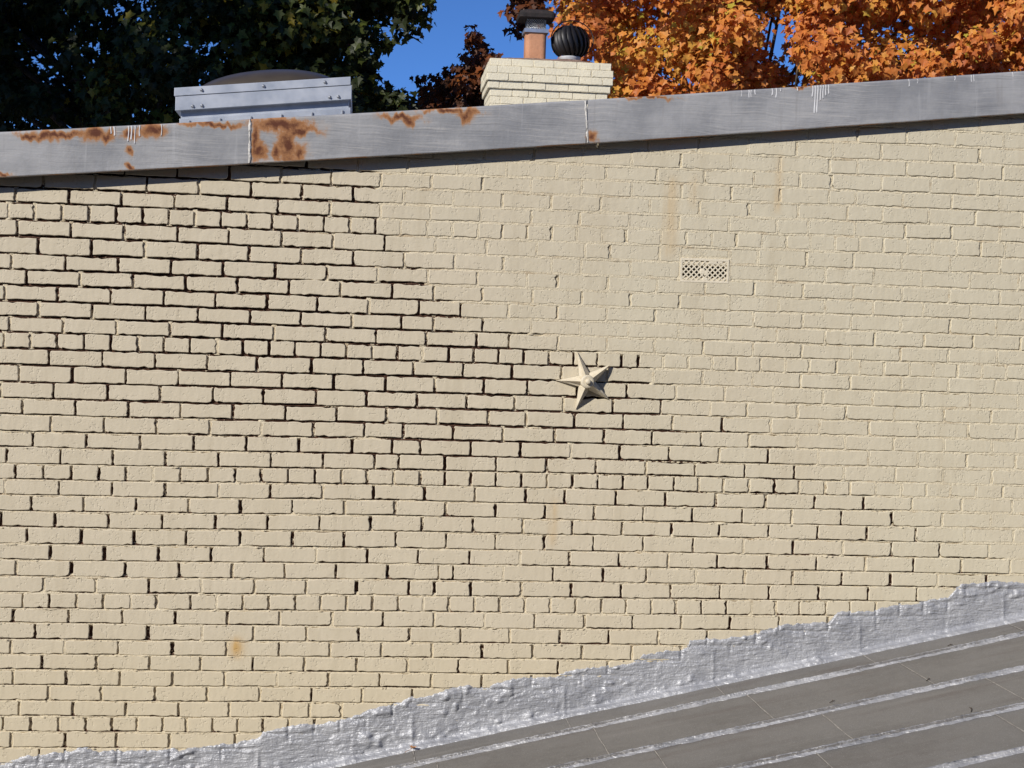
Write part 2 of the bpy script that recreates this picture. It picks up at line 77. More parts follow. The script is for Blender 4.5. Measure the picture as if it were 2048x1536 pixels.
CL_ORANGE = [(676,1284,603,30),(1012,1188,545,35),(527,1128,433,39),(322,1159,507,28),(372,1038,476,37),(809,1223,444,37),(968,1177,586,24),(777,1036,409,41),(957,1038,548,42),(927,1124,475,43),(766,1072,311,31),(812,1248,304,26),(1068,1170,323,28),(676,1186,316,22),(770,1219,557,24),(670,1143,327,33),(931,1299,413,42),(282,1281,377,41),(303,1315,428,33),(1025,1253,320,33),(279,1317,291,29),(1009,1138,361,40),(406,1179,501,27),(948,1193,444,37),(285,1162,320,27),(930,1214,585,24),(563,1200,357,28),(299,1132,502,32),(1022,1231,321,28),(977,1214,551,44),(1036,1185,346,24),(922,1076,399,42),(974,1236,363,35),(302,1076,294,24),(238,1099,364,24),(687,1065,495,25),(294,1248,382,40),(730,1173,418,25),(643,1317,358,23),(1025,1138,589,33),(353,1121,277,22),(976,1134,454,26),(842,1050,550,23),(400,1037,344,32),(451,1216,437,42),(975,1073,402,31),(666,1072,430,39),(422,1233,398,39),(672,1284,352,24),(685,1280,329,41),(594,1238,411,44),(396,1066,351,42),(729,1075,477,28),(245,1187,515,37),(486,1125,511,30),(759,1127,488,39),(463,1108,485,29),(794,1200,314,27),(919,1078,316,23),(305,1211,348,26),(893,1090,533,41),(515,1243,322,35),(875,1183,477,34),(978,1123,573,23),(893,1080,324,24),(640,1302,428,23),(819,1292,540,32),(813,1073,425,37),(601,1149,477,25),(731,1141,483,28),(512,1103,366,28),(229,1201,438,39),(763,1152,303,28),(737,1296,539,38),(1002,1093,521,36),(545,1096,492,29),(511,1201,426,44),(570,1032,473,32),(794,1054,377,36),(445,1242,302,39),(805,1265,619,24),(513,1124,465,23),(288,1183,488,22),(242,1142,426,23),(691,1095,335,40),(965,1060,332,26),(806,1056,342,28),(485,1305,327,27),(440,1039,505,44),(731,1184,548,29),(1037,1168,396,33),(216,1138,528,24),(741,1083,371,31),(799,1079,571,22),(562,1110,302,39),(638,1265,445,40),(399,1218,414,25),(557,1157,583,40),(301,1067,324,31),(842,1188,498,34),(866,1079,403,26),(431,1231,337,42),(784,1173,443,44),(656,1258,443,25),(423,1081,317,26),(402,1316,307,25),(503,1118,472,28),(683,1063,352,22),(349,1238,411,42),(597,1191,587,41),(1011,1242,595,26),(258,1205,515,44),(373,1139,333,24),(842,1050,471,33),(767,1268,375,30),(975,1123,363,24),(754,1196,533,40),(343,1136,435,34),(557,1218,502,33),(937,1307,607,24),(344,1245,338,41),(804,1205,501,28),(733,1152,388,34),(603,1204,305,31),(376,1035,295,30),(429,1218,483,40),(797,1085,539,29),(935,1313,451,36),(723,1048,386,32),(400,1098,499,22),(661,1232,340,30),(528,1197,565,29),(404,1267,402,37),(954,1053,544,44),(767,1245,472,36),(594,1050,415,27),(604,1187,298,36),(590,1317,353,44),(1010,1070,302,31),(720,1074,475,28),(261,1166,547,22),(441,1197,291,34),(920,1146,548,44),(237,1212,425,30),(803,1267,618,30),(635,1162,498,23),(264,1272,470,44),(389,1163,323,34),(396,1073,284,24),(384,1062,269,28),(483,1121,405,32),(499,1039,489,26),(457,1293,416,26),(648,1117,526,28),(580,1244,531,35),(370,1048,442,33),(356,1101,344,29),(352,1078,503,41),(861,1207,314,26),(487,1247,593,22),(439,1236,433,30),(429,1150,299,42),(304,1135,493,31),(283,1185,392,33),(530,1054,506,24),(658,1069,484,43),(1021,1310,343,40),(980,1173,338,33),(332,1186,419,23),(829,1169,587,38),(238,1264,576,32),(1037,1148,342,35),(375,1041,524,39),(701,1276,541,29),(904,1291,635,30),(778,1154,547,41),(325,1262,289,34),(426,1159,289,39),(226,1093,412,27),(368,1302,522,40),(677,1127,388,34),(433,1175,443,24),(1033,1123,541,27),(643,1257,352,24),(953,1256,536,26),(522,1118,519,29),(838,1185,429,38),(448,1215,299,33),(423,1095,297,41),(678,1294,430,28),(605,1186,565,39),(290,1121,332,28),(761,1058,353,39),(318,1068,266,39),(388,1200,415,33),(602,1160,307,36),(424,1311,561,28),(823,1226,535,43),(385,1302,603,34),(745,1274,377,36),(479,1220,335,28),(300,1193,384,31),(455,1313,375,28),(418,1162,466,27),(272,1088,279,30),(355,1266,307,30),(328,1047,470,29),(748,1157,507,41),(630,1082,392,27),(485,1218,512,28),(499,1038,394,34),(956,1136,461,41),(372,1215,589,32),(425,1127,462,34),(638,1170,404,40),(988,1154,327,44),(951,1132,482,40),(787,1295,581,27),(451,1164,310,37),(500,1165,494,43),(491,1062,464,34),(990,1248,382,24),(488,1278,439,44),(956,1194,542,41),(500,1279,495,34),(483,1201,541,25),(384,1124,416,34),(983,1180,582,30),(896,1073,549,39),(230,1038,400,22),(506,1035,325,41),(938,1205,347,35),(899,1143,298,28),(553,1050,289,30),(746,1251,319,40),(647,1247,306,35),(248,1172,472,30),(330,1285,572,31),(339,1085,437,31),(738,1229,400,32),(703,1206,304,23),(568,1296,456,30),(934,1291,560,35),(641,1113,345,29),(865,1119,491,27),(1060,1270,366,42),(297,1033,411,44),(328,1147,493,28),(918,1038,384,44),(1101,1234,482,35),(199,1032,410,30),(378,1191,388,34),(361,1228,300,39),(742,1221,527,35),(733,1120,348,32),(812,1273,387,25),(852,1293,445,26),(791,1205,446,29),(725,1117,461,31),(874,1108,533,32),(837,1316,550,28),(581,1125,525,34),(486,1170,574,43),(853,1112,561,43),(247,1253,466,27),(524,1271,526,31),(242,1098,355,24),(910,1281,402,23),(745,1295,463,39),(675,1277,447,30),(575,1291,591,32),(912,1078,509,40),(560,1032,318,28),(680,1144,392,24),(793,1217,491,27),(1101,1307,537,43),(803,1205,565,34),(563,1041,458,34),(267,1217,430,26),(915,1279,480,35),(907,1113,351,27),(548,1173,390,25),(256,1272,599,41),(332,1272,298,24),(772,1088,454,28),(806,1035,539,38),(1023,1181,592,40),(1021,1311,420,39),(533,1139,345,38),(466,1179,454,38),(609,1186,313,27),(983,1202,578,44),(823,1202,588,44),(985,1306,633,28),(522,1054,294,37),(738,1067,453,41),(739,1046,381,27),(918,1085,392,32),(552,1275,567,23),(1045,1231,497,22),(208,1100,469,35),(549,1097,495,28),(727,1311,401,37),(655,1113,451,38),(1159,1319,344,29),(781,1060,487,44),(619,1149,428,22),(710,1099,489,39),(357,1072,335,43),(398,1279,382,40),(561,1079,558,34),(325,1122,281,28),(633,1198,293,24),(470,1254,441,27),(485,1272,327,38),(841,1131,392,22),(880,1080,360,39),(343,1277,567,23),(306,1238,317,27),(1018,1261,567,39),(251,1284,406,31),(658,1306,362,30),(874,1120,571,36),(295,1164,476,30),(748,1100,339,35),(279,1075,536,30),(890,1199,511,22),(744,1095,303,23),(312,1204,565,32),(423,1109,408,32),(574,1109,395,23),(613,1196,560,25),(815,1173,477,43),(755,1264,437,35),(870,1221,396,23),(861,1134,398,28),(847,1038,491,31),(492,1249,609,23),(295,1228,320,24),(858,1159,590,43),(716,1210,354,41),(478,1048,442,41),(233,1308,538,26),(870,1125,498,22),(678,1033,343,22),(501,1134,484,37),(950,1045,423,40),(1032,1150,599,35),(871,1237,544,36),(350,1189,359,35),(763,1106,295,40),(434,1178,490,28),(859,1169,425,28),(670,1166,560,36),(905,1204,386,34),(595,1135,355,32),(768,1073,427,36),(245,1108,461,27),(880,1142,525,27),(635,1185,550,44),(648,1162,564,36),(327,1031,390,41),(495,1075,360,34),(416,1084,350,38),(506,1309,339,29),(462,1189,441,38),(707,1174,584,28),(354,1202,570,32),(521,1199,358,24),(1057,1305,443,39),(713,1131,577,44),(900,1087,351,31),(571,1213,518,35),(543,1123,531,42),(505,1203,592,26),(625,1068,396,34),(986,1142,438,35),(386,1099,391,35),(287,1067,541,40),(731,1181,315,31),(707,1295,376,28),(671,1319,314,29),(1047,1207,610,26),(231,1045,331,35),(554,1084,316,23),(756,1257,447,40),(627,1075,317,28),(847,1073,378,33),(566,1132,401,44),(933,1082,584,33)]
TWIGS = [(1.875, -0.642, 0.028, 0.5, 'tiny dark twig on the second roof strip left of the others'), (2.263, -0.625, 0.03, 0.7, 'small dark twig on the second strip touching a pale lap line'), (2.244, -1.106, 0.05, 1.2, 'longest dark twig lying just above the third silver seam'), (1.409, -0.747, 0.04, 0.3, 'dark twig lying against the upper side of the second silver seam'), (2.514, -0.201, 0.022, 0.1, 'tiny dark twig near the top of the narrow strip under the flashing')]

random.seed(7)
RNG = np.random.default_rng(7)
HEADER_ROWS = (-8, 0, 8, 16, 24, 32, 40)
U_MIN, U_MAX = -3.0, 4.1

# ------------------------------------------------------------------ helpers
def frac(a): return a - np.floor(a)

def hash2(ix, iy, s):
    return frac(np.sin(ix * 127.1 + iy * 311.7 + s * 74.7) * 43758.5453)

def vnoise(x, y, s=0.0):
    """smooth value noise in -1..1"""
    x = np.asarray(x, float); y = np.asarray(y, float)
    ix = np.floor(x); iy = np.floor(y); fx = x - ix; fy = y - iy
    fx = fx * fx * (3 - 2 * fx); fy = fy * fy * (3 - 2 * fy)
    a = hash2(ix, iy, s); b = hash2(ix + 1, iy, s); c = hash2(ix, iy + 1, s); d = hash2(ix + 1, iy + 1, s)
    return ((a + (b - a) * fx) * (1 - fy) + (c + (d - c) * fx) * fy) * 2 - 1

def fbm(x, y, s=0.0, o=3):
    r = 0; k = 1.0; t = 0
    for i in range(o):
        r = r + k * vnoise(np.asarray(x) * 2 ** i, np.asarray(y) * 2 ** i, s + i * 3.1); t += k; k *= 0.55
    return r / t

def link(o, parent=None):
    COL.objects.link(o)
    if parent is not None: o.parent = parent
    return o

def mesh_obj(name, verts, faces, mat, parent=None, smooth=False):
    m = bpy.data.meshes.new(name)
    m.from_pydata([tuple(v) for v in verts], [], [tuple(f) for f in faces])
    if smooth: m.polygons.foreach_set("use_smooth", [True] * len(m.polygons))
    m.update()
    if mat is not None: m.materials.append(mat)
    return link(bpy.data.objects.new(name, m), parent)

def grid_faces(nu, nv, off=0, flip=False):
    i, j = np.meshgrid(np.arange(nu - 1), np.arange(nv - 1), indexing='ij')
    a = off + i * nv + j
    q = np.stack([a, a + nv, a + nv + 1, a + 1], -1).reshape(-1, 4)
    return q[:, ::-1] if flip else q

def fast_mesh(name, co, quads, smooth=True):
    m = bpy.data.meshes.new(name)
    co = np.ascontiguousarray(co, dtype=np.float32).reshape(-1, 3)
    quads = np.ascontiguousarray(quads, dtype=np.int32)
    k = quads.shape[1]
    m.vertices.add(len(co)); m.vertices.foreach_set("co", co.ravel())
    m.loops.add(quads.size); m.loops.foreach_set("vertex_index", quads.ravel())
    m.polygons.add(len(quads))
    m.polygons.foreach_set("loop_start", np.arange(0, quads.size, k, dtype=np.int32))
    m.polygons.foreach_set("loop_total", np.full(len(quads), k, dtype=np.int32))
    m.polygons.foreach_set("use_smooth", np.full(len(quads), smooth, dtype=bool))
    m.update(calc_edges=True)
    return m

def add_attr(m, name, vals):
    a = m.attributes.new(name, 'FLOAT', 'POINT')
    a.data.foreach_set("value", np.ascontiguousarray(vals, dtype=np.float32).ravel())

def thing(name, label, cat, loc=(0, 0, 0), group=None):
    o = bpy.data.objects.new(name, None)
    o.location = loc; o.empty_display_size = 0.1
    COL.objects.link(o)
    return tag(o, label, cat, group)

def tag(o, label, cat, group=None):
    o["label"] = label; o["category"] = cat
    if group: o["group"] = group
    return o

def structure(o): o["kind"] = "structure"; return o

def bm_obj(name, bm, mat, parent=None, smooth=False):
    m = bpy.data.meshes.new(name); bm.to_mesh(m); bm.free()
    if smooth: m.polygons.foreach_set("use_smooth", [True] * len(m.polygons))
    m.materials.append(mat)
    return link(bpy.data.objects.new(name, m), parent)

def bm_box(bm, x0, x1, y0, y1, z0, z1, bev=0.0, sx=0.0):
    """axis box; sx = slope dz/dx"""
    vs = [bm.verts.new((x, y, z + sx * x)) for x in (x0, x1) for y in (y0, y1) for z in (z0, z1)]
    idx = [(0, 1, 3, 2), (4, 6, 7, 5), (0, 4, 5, 1), (2, 3, 7, 6), (0, 2, 6, 4), (1, 5, 7, 3)]
    fs = [bm.faces.new([vs[i] for i in f]) for f in idx]
    if bev > 0:
        es = list({e for f in fs for e in f.edges})
        bmesh.ops.bevel(bm, geom=es, offset=bev, segments=2, profile=0.5, affect='EDGES')
    return bm

def box_obj(name, dims, mat, parent=None, bev=0.0, sx=0.0):
    bm = bmesh.new(); bm_box(bm, *dims, bev=bev, sx=sx)
    bmesh.ops.recalc_face_normals(bm, faces=bm.faces)
    return bm_obj(name, bm, mat, parent)

# ------------------------------------------------------------------ material helpers
class NT:
    def __init__(self, name):
        self.m = bpy.data.materials.new(name); self.m.use_nodes = True
        self.t = self.m.node_tree; self.t.nodes.clear()
        self.out = self.t.nodes.new("ShaderNodeOutputMaterial")
        self._pos = None
    def n(self, typ, **kw):
        nd = self.t.nodes.new("ShaderNode" + typ)
        for k, v in kw.items():
            if hasattr(nd, k) and k not in ("inputs",): setattr(nd, k, v)
        return nd
    def set(self, sock, v):
        if v is None: return
        if isinstance(v, bpy.types.NodeSocket): self.t.links.new(v, sock)
        elif isinstance(v, (tuple, list)) and len(v) == 3 and sock.type == 'RGBA': sock.default_value = (*v, 1)
        else: sock.default_value = v
    def math(self, op, a, b=None, c=None, clamp=False):
        nd = self.n("Math", operation=op, use_clamp=clamp)
        self.set(nd.inputs[0], a); self.set(nd.inputs[1], b); self.set(nd.inputs[2], c)
        return nd.outputs[0]
    def pos(self):
        if self._pos is None: self._pos = self.n("NewGeometry").outputs["Position"]
        return self._pos
    def xyz(self, v):
        s = self.n("SeparateXYZ"); self.set(s.inputs[0], v); return s.outputs
    def mapping(self, v, scale=(1, 1, 1), rot=(0, 0, 0), loc=(0, 0, 0)):
        nd = self.n("Mapping"); self.set(nd.inputs[0], v); nd.inputs["Scale"].default_value = scale
        nd.inputs["Rotation"].default_value = rot; nd.inputs["Location"].default_value = loc
        return nd.outputs[0]
    def noise(self, v, scale, detail=4, rough=0.55, dist=0.0):
        nd = self.n("TexNoise"); self.set(nd.inputs["Vector"], v); nd.inputs["Scale"].default_value = scale
        nd.inputs["Detail"].default_value = detail; nd.inputs["Roughness"].default_value = rough
        nd.inputs["Distortion"].default_value = dist
        return nd.outputs["Fac"]
    def voronoi(self, v, scale, feature='F1', rand=1.0):
        nd = self.n("TexVoronoi", feature=feature); self.set(nd.inputs["Vector"], v)
        nd.inputs["Scale"].default_value = scale; nd.inputs["Randomness"].default_value = rand
        return nd.outputs["Distance"]
    def ramp(self, f, lo, hi, a=0.0, b=1.0):
        nd = self.n("MapRange", interpolation_type='SMOOTHSTEP'); self.set(nd.inputs[0], f)
        for i, v in enumerate((lo, hi, a, b)): nd.inputs[i + 1].default_value = v
        return nd.outputs[0]
    def lin(self, f, lo, hi, a=0.0, b=1.0):
        nd = self.n("MapRange"); self.set(nd.inputs[0], f)
        for i, v in enumerate((lo, hi, a, b)): nd.inputs[i + 1].default_value = v
        return nd.outputs[0]
    def mix(self, f, a, b, mode='MIX'):
        nd = self.n("Mix", data_type='RGBA', blend_type=mode)
        self.set(nd.inputs["Factor"], f); self.set(nd.inputs[6], a); self.set(nd.inputs[7], b)
        return nd.outputs[2]
    def attr(self, name):
        nd = self.n("Attribute", attribute_name=name); return nd.outputs["Fac"]
    def bump(self, h, dist, strength=1.0, prev=None):
        nd = self.n("Bump"); nd.inputs["Strength"].default_value = strength; nd.inputs["Distance"].default_value = dist
        self.set(nd.inputs["Height"], h); self.set(nd.inputs["Normal"], prev)
        return nd.outputs[0]
    def bsdf(self, color, rough=0.6, normal=None, metallic=0.0, spec=0.5):
        b = self.n("BsdfPrincipled"); self.set(b.inputs["Base Color"], color); self.set(b.inputs["Roughness"], rough)
        self.set(b.inputs["Metallic"], metallic); self.set(b.inputs["Specular IOR Level"], spec)
        if normal is not None: self.set(b.inputs["Normal"], normal)
        self.t.links.new(b.outputs[0], self.out.inputs[0])
        return b

def simple_mat(name, color, rough=0.6, metallic=0.0, var=0.12, nscale=12.0, bump=0.0, bscale=60.0):
    t = NT(name)
    f = t.noise(t.pos(), nscale, 5)
    c = t.mix(t.ramp(f, 0.3, 0.7), tuple(x * (1 - var) for x in color), tuple(min(1, x * (1 + var)) for x in color))
    nrm = t.bump(t.noise(t.pos(), bscale, 5, 0.6), bump) if bump else None
    t.bsdf(c, rough, nrm, metallic)
    return t.m

CREAM = (0.608, 0.533, 0.402)
CREAM_GREY = (0.612, 0.553, 0.418)
CREAM_NEW = (0.613, 0.532, 0.385)

def paint_color(t):
    """cream wall paint: older and greyer towards the right, fresher at the foot, with rust runs"""
    P = t.pos(); X, Y, Z = t.xyz(P)
    big = t.noise(P, 1.3, 2)
    g = t.math('ADD', t.lin(X, -0.6, 2.6), t.math('MULTIPLY', t.math('SUBTRACT', big, 0.5), 1.2))
    g = t.ramp(t.math('ADD', g, t.lin(Z, -0.9, 0.9, -0.25, 0.2)), 0.15, 0.95)
    c = t.mix(g, CREAM, CREAM_GREY)
    c = t.mix(t.ramp(t.math('ADD', Z, t.math('MULTIPLY', big, 0.3)), -1.02, -1.3), c, CREAM_NEW)
    tone = t.noise(P, 4.6, 2, 0.7)
    c = t.mix(t.ramp(tone, 0.30, 0.70, 0.0, 0.22), c, (0.50, 0.43, 0.30))
    wash = t.noise(t.mapping(P, (13, 13, 1.1)), 1.0, 3, 0.6)
    c = t.mix(t.ramp(wash, 0.50, 0.78, 0.0, 0.28), c, (0.43, 0.36, 0.245))
    fine = t.noise(P, 26, 3, 0.6)
    c = t.mix(t.lin(fine, 0.25, 0.75, 0.0, 0.16), c, tuple(v * 0.80 for v in CREAM_GREY))
    spk = t.noise(P, 150, 2, 0.7)
    c = t.mix(t.ramp(spk, 0.60, 0.76, 0.0, 0.42), c, (0.30, 0.23, 0.14))
    runs = t.noise(t.mapping(P, (34, 34, 3.0)), 1.0, 2, 0.6)
    for u, z0, z1, w, s in STAIN:
        dx = t.math('DIVIDE', t.math('ADD', t.math('SUBTRACT', X, u), t.math('MULTIPLY', t.math('SUBTRACT', runs, 0.5), 0.02)), w)
        m = t.math('POWER', 2.718, t.math('MULTIPLY', t.math('MULTIPLY', dx, dx), -1.0))
        m = t.math('MULTIPLY', m, t.math('MULTIPLY', t.ramp(Z, z1 - 0.02, z1 + 0.05), t.ramp(Z, z0 + 0.02, z0 - 0.05)))
        m = t.math('MULTIPLY', m, t.lin(runs, 0.3, 0.7, 0.25 * s, 0.95 * s), clamp=True)
        c = t.mix(m, c, (0.52, 0.33, 0.125))
    return c

def paint_height(t, k=1.0):
    P = t.pos()
    a = t.noise(P, 80, 3, 0.65)
    b = t.noise(t.mapping(P, (1, 1, 0.45)), 34, 1, 0.5)
    pit = t.ramp(t.noise(P, 105, 0), 0.68, 0.60)
    mask = t.ramp(t.noise(P, 19, 0), 0.50, 0.62)
    pit = t.math('SUBTRACT', 1.0, t.math('MULTIPLY', mask, t.math('SUBTRACT', 1.0, pit)))
    h = t.math('ADD', t.math('MULTIPLY', a, 0.40), t.math('MULTIPLY', b, 0.75))
    return t.math('ADD', h, t.math('MULTIPLY', pit, 0.55))

def make_wall_mats():
    t = NT("painted_brick")
    c = paint_color(t)
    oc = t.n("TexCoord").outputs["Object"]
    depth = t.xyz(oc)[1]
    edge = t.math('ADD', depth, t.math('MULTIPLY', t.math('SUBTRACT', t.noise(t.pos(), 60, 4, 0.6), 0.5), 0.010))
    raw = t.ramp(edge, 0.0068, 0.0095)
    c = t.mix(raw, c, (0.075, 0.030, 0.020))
    t.bsdf(c, 0.62, t.bump(paint_height(t), 0.0023, 0.9), spec=0.35)
    brick = t.m
    t = NT("mortar_bed")
    c = paint_color(t)
    c = t.mix(0.30, c, (0.68, 0.585, 0.405))
    P = t.pos()
    rough = t.noise(P, 130, 3, 0.7)
    c = t.mix(t.ramp(t.noise(t.mapping(P, (8, 8, 30)), 1.0, 3, 0.65), 0.50, 0.74, 0.0, 0.60), c, (0.36, 0.26, 0.15))
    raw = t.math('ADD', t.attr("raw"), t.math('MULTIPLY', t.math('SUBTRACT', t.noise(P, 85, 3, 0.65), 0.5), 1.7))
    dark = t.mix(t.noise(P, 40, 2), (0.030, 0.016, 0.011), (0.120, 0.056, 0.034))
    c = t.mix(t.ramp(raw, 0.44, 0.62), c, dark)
    h = t.math('ADD', t.math('MULTIPLY', rough, 1.0), t.math('MULTIPLY', t.noise(P, 45, 3), 0.8))
    t.bsdf(c, 0.75, t.bump(h, 0.0045, 0.9), spec=0.25)
    return brick, t.m

MAT_BRICK, MAT_MORTAR = make_wall_mats()

# ------------------------------------------------------------------ wall layout
def bed_z(r, u):
    """height of the bed joint under course r"""
    k = min(max(r, -10), 35)
    return V0 - CH * r + np.interp(u, UC, DV[k]) / 1000.0

BZ = sorted([(z, u) for u, z in BOUND])
_bz = np.array([b[0] for b in BZ]); _bu = np.maximum.accumulate(np.array([b[1] for b in BZ])[::-1])[::-1]
def bound_u(z): return np.interp(z, _bz, _bu)

def coping_low(x): return 0.7408 + 0.1018 * x + 0.00277 * x * x     # lower edge of the coping
_fu = np.array([a for a, b in FLASH_TOP]); _fz = np.array([b for a, b in FLASH_TOP])
ROOF_S, ROOF_Z = 0.22127, -1.77786
def roof_z(x): return ROOF_Z + ROOF_S * x
def flash_top(x):
    x = np.asarray(x, float)
    z = np.interp(x, _fu, _fz)
    z = np.where(x < _fu[0], _fz[0] + (x - _fu[0]) * 0.2 + 0.02 * vnoise(x * 7, x * 0), z)
    z = np.where(x > _fu[-1], _fz[-1] + (x - _fu[-1]) * 0.2 + 0.02 * vnoise(x * 7, x * 0), z)
    return z

PITCH = 0.2127
rows = {}
for r in range(-13, 42):
    if r in JU:
        js = [j / 1000.0 for j in JU[r]]
    else:
        ph = (0.0 if r % 2 else PITCH / 2) + random.uniform(-0.02, 0.02)
        js = [1.0 + ph]
    st = PITCH / 2 if r in HEADER_ROWS else PITCH
    while js[0] > U_MIN: js.insert(0, js[0] - st * random.uniform(0.985, 1.01))
    while js[-1] < U_MAX: js.append(js[-1] + st * random.uniform(0.985, 1.01))
    rows[r] = js

VENT = (1.3495, 1.5625, 0.2745, 0.3760)       # x0, x1, z0, z1
def in_vent(r, a, b): return r in (1, 2) and abs((a + b) / 2 - 1.455) < 0.06

# the joints: how deep the mortar lies, and where it was never painted
def zone(u, z):
    """1 = old raked joints, 0 = repointed flush"""
    return np.clip((bound_u(z) - u + 0.07 * fbm(u * 5, z * 40, 13.0, 2)) / 0.03 + 0.5, 0, 1)

def rake(u, z):
    """how far the old joints are raked out: 1 high on the left, shallower low down and to the right"""
    up = np.clip((z + 0.66 + 0.12 * u) / 0.50, 0, 1)
    side = np.clip(1.12 - (u + 0.30) / 2.3, 0.30, 1)
    edge = np.clip((bound_u(z) - u) / 0.45, 0.45, 1)
    return np.clip(0.30 + 0.80 * up * side * edge + 0.22 * fbm(u * 1.7, z * 9.0, 5.0), 0.16, 1.15)

def bed_depth(u, z):
    zo = zone(u, z)
    deep = 0.0012 + 0.0112 * rake(u, z)
    left = np.clip((-1.15 - u) / 0.25, 0, 1) * np.clip(fbm(u * 3, z * 15.3, 9.0) + 0.5, 0, 1)
    deep = deep * (1 - 0.45 * left)
    # stretches where the bed is still full
    full = np.clip((fbm(u * 4.5, z * 47.0, 61.0, 2) - 0.28) / 0.12, 0, 1) * np.clip(1.25 - rake(u, z), 0, 1)
    deep = deep * (1 - 0.75 * full)
    flush = 0.0015 + 0.0012 * fbm(u * 2.5, z * 11.0, 2.0) + 0.0014 * fbm(u * 1.1 + 4, z * 1.6, 77.0, 2)
    return zo * deep + (1 - zo) * flush

co_l, q_l, raw_l = [], [], []
off = 0
def push(co, nu, nv, raw):
    global off
    co_l.append(co.reshape(-1, 3)); raw_l.append(raw.ravel())
    q_l.append(grid_faces(nu, nv, off, flip=False)); off += nu * nv

us = np.concatenate([np.arange(U_MIN, -1.7, 0.02), np.arange(-1.7, 3.1, 0.0045), np.arange(3.1, U_MAX, 0.02)])
ws = np.array([-0.013, -0.0066, -0.0042, -0.0018, 0.0008, 0.0032, 0.0058, 0.013])
joint_half = {}
for r in range(-13, 41):
    zc = bed_z(r, us)
    vis = (zc < coping_low(us) + 0.12) & (zc > np.minimum(flash_top(us), roof_z(us) + 0.3) - 0.16)
    if not vis.any(): continue
    i0, i1 = np.argmax(vis), len(vis) - np.argmax(vis[::-1])
    u = us[i0:i1]; z = zc[i0:i1]
    U, Wd = np.meshgrid(u, ws, indexing='ij')
    Z = z[:, None] + Wd
    d = bed_depth(u, z)[:, None]
    e = np.abs(Wd) / 0.0066
    zo = zone(u, z)[:, None]
    ruf = fbm(U * 150, Z * 260, r * 1.7, 3)
    y = d + (0.0008 + 0.0016 * np.clip(d / 0.006, 0, 1)) * ruf + (1 - zo) * 0.0008 * ruf
    y = y + np.where(e > 1.5, 0.012, np.where(e > 0.95, 0.0010 * (1 - zo) + 0.0030 * zo, 0))
    # the bed has shrunk away from the brick above: a narrow open slit
    slit = np.clip(0.80 + 1.2 * fbm(U * 9, Z * 0 + r * 3.7, 71.0, 3), 0, 1) * (Wd > 0.0000) * (e < 1.5)
    y = y + slit * (0.0085 * zo + 0.0022 * (1 - zo) * np.clip(1 + 1.6 * fbm(U * 1.1 + 4, Z * 1.6, 77.0, 2), 0, 2))
    # squeezed crumbs of mortar along the lower lip
    crumb = np.clip(fbm(U * 75, Z * 120, 33 + r, 2) - 0.22, 0, 1) * 0.015
    y = y - crumb * (Wd < -0.001) * (e < 1.5) * (0.35 + 0.65 * zo)
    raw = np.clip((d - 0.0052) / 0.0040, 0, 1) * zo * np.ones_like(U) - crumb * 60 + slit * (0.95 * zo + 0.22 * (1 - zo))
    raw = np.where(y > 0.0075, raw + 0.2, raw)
    push(np.stack([U, y, Z], -1), len(u), len(ws), raw)

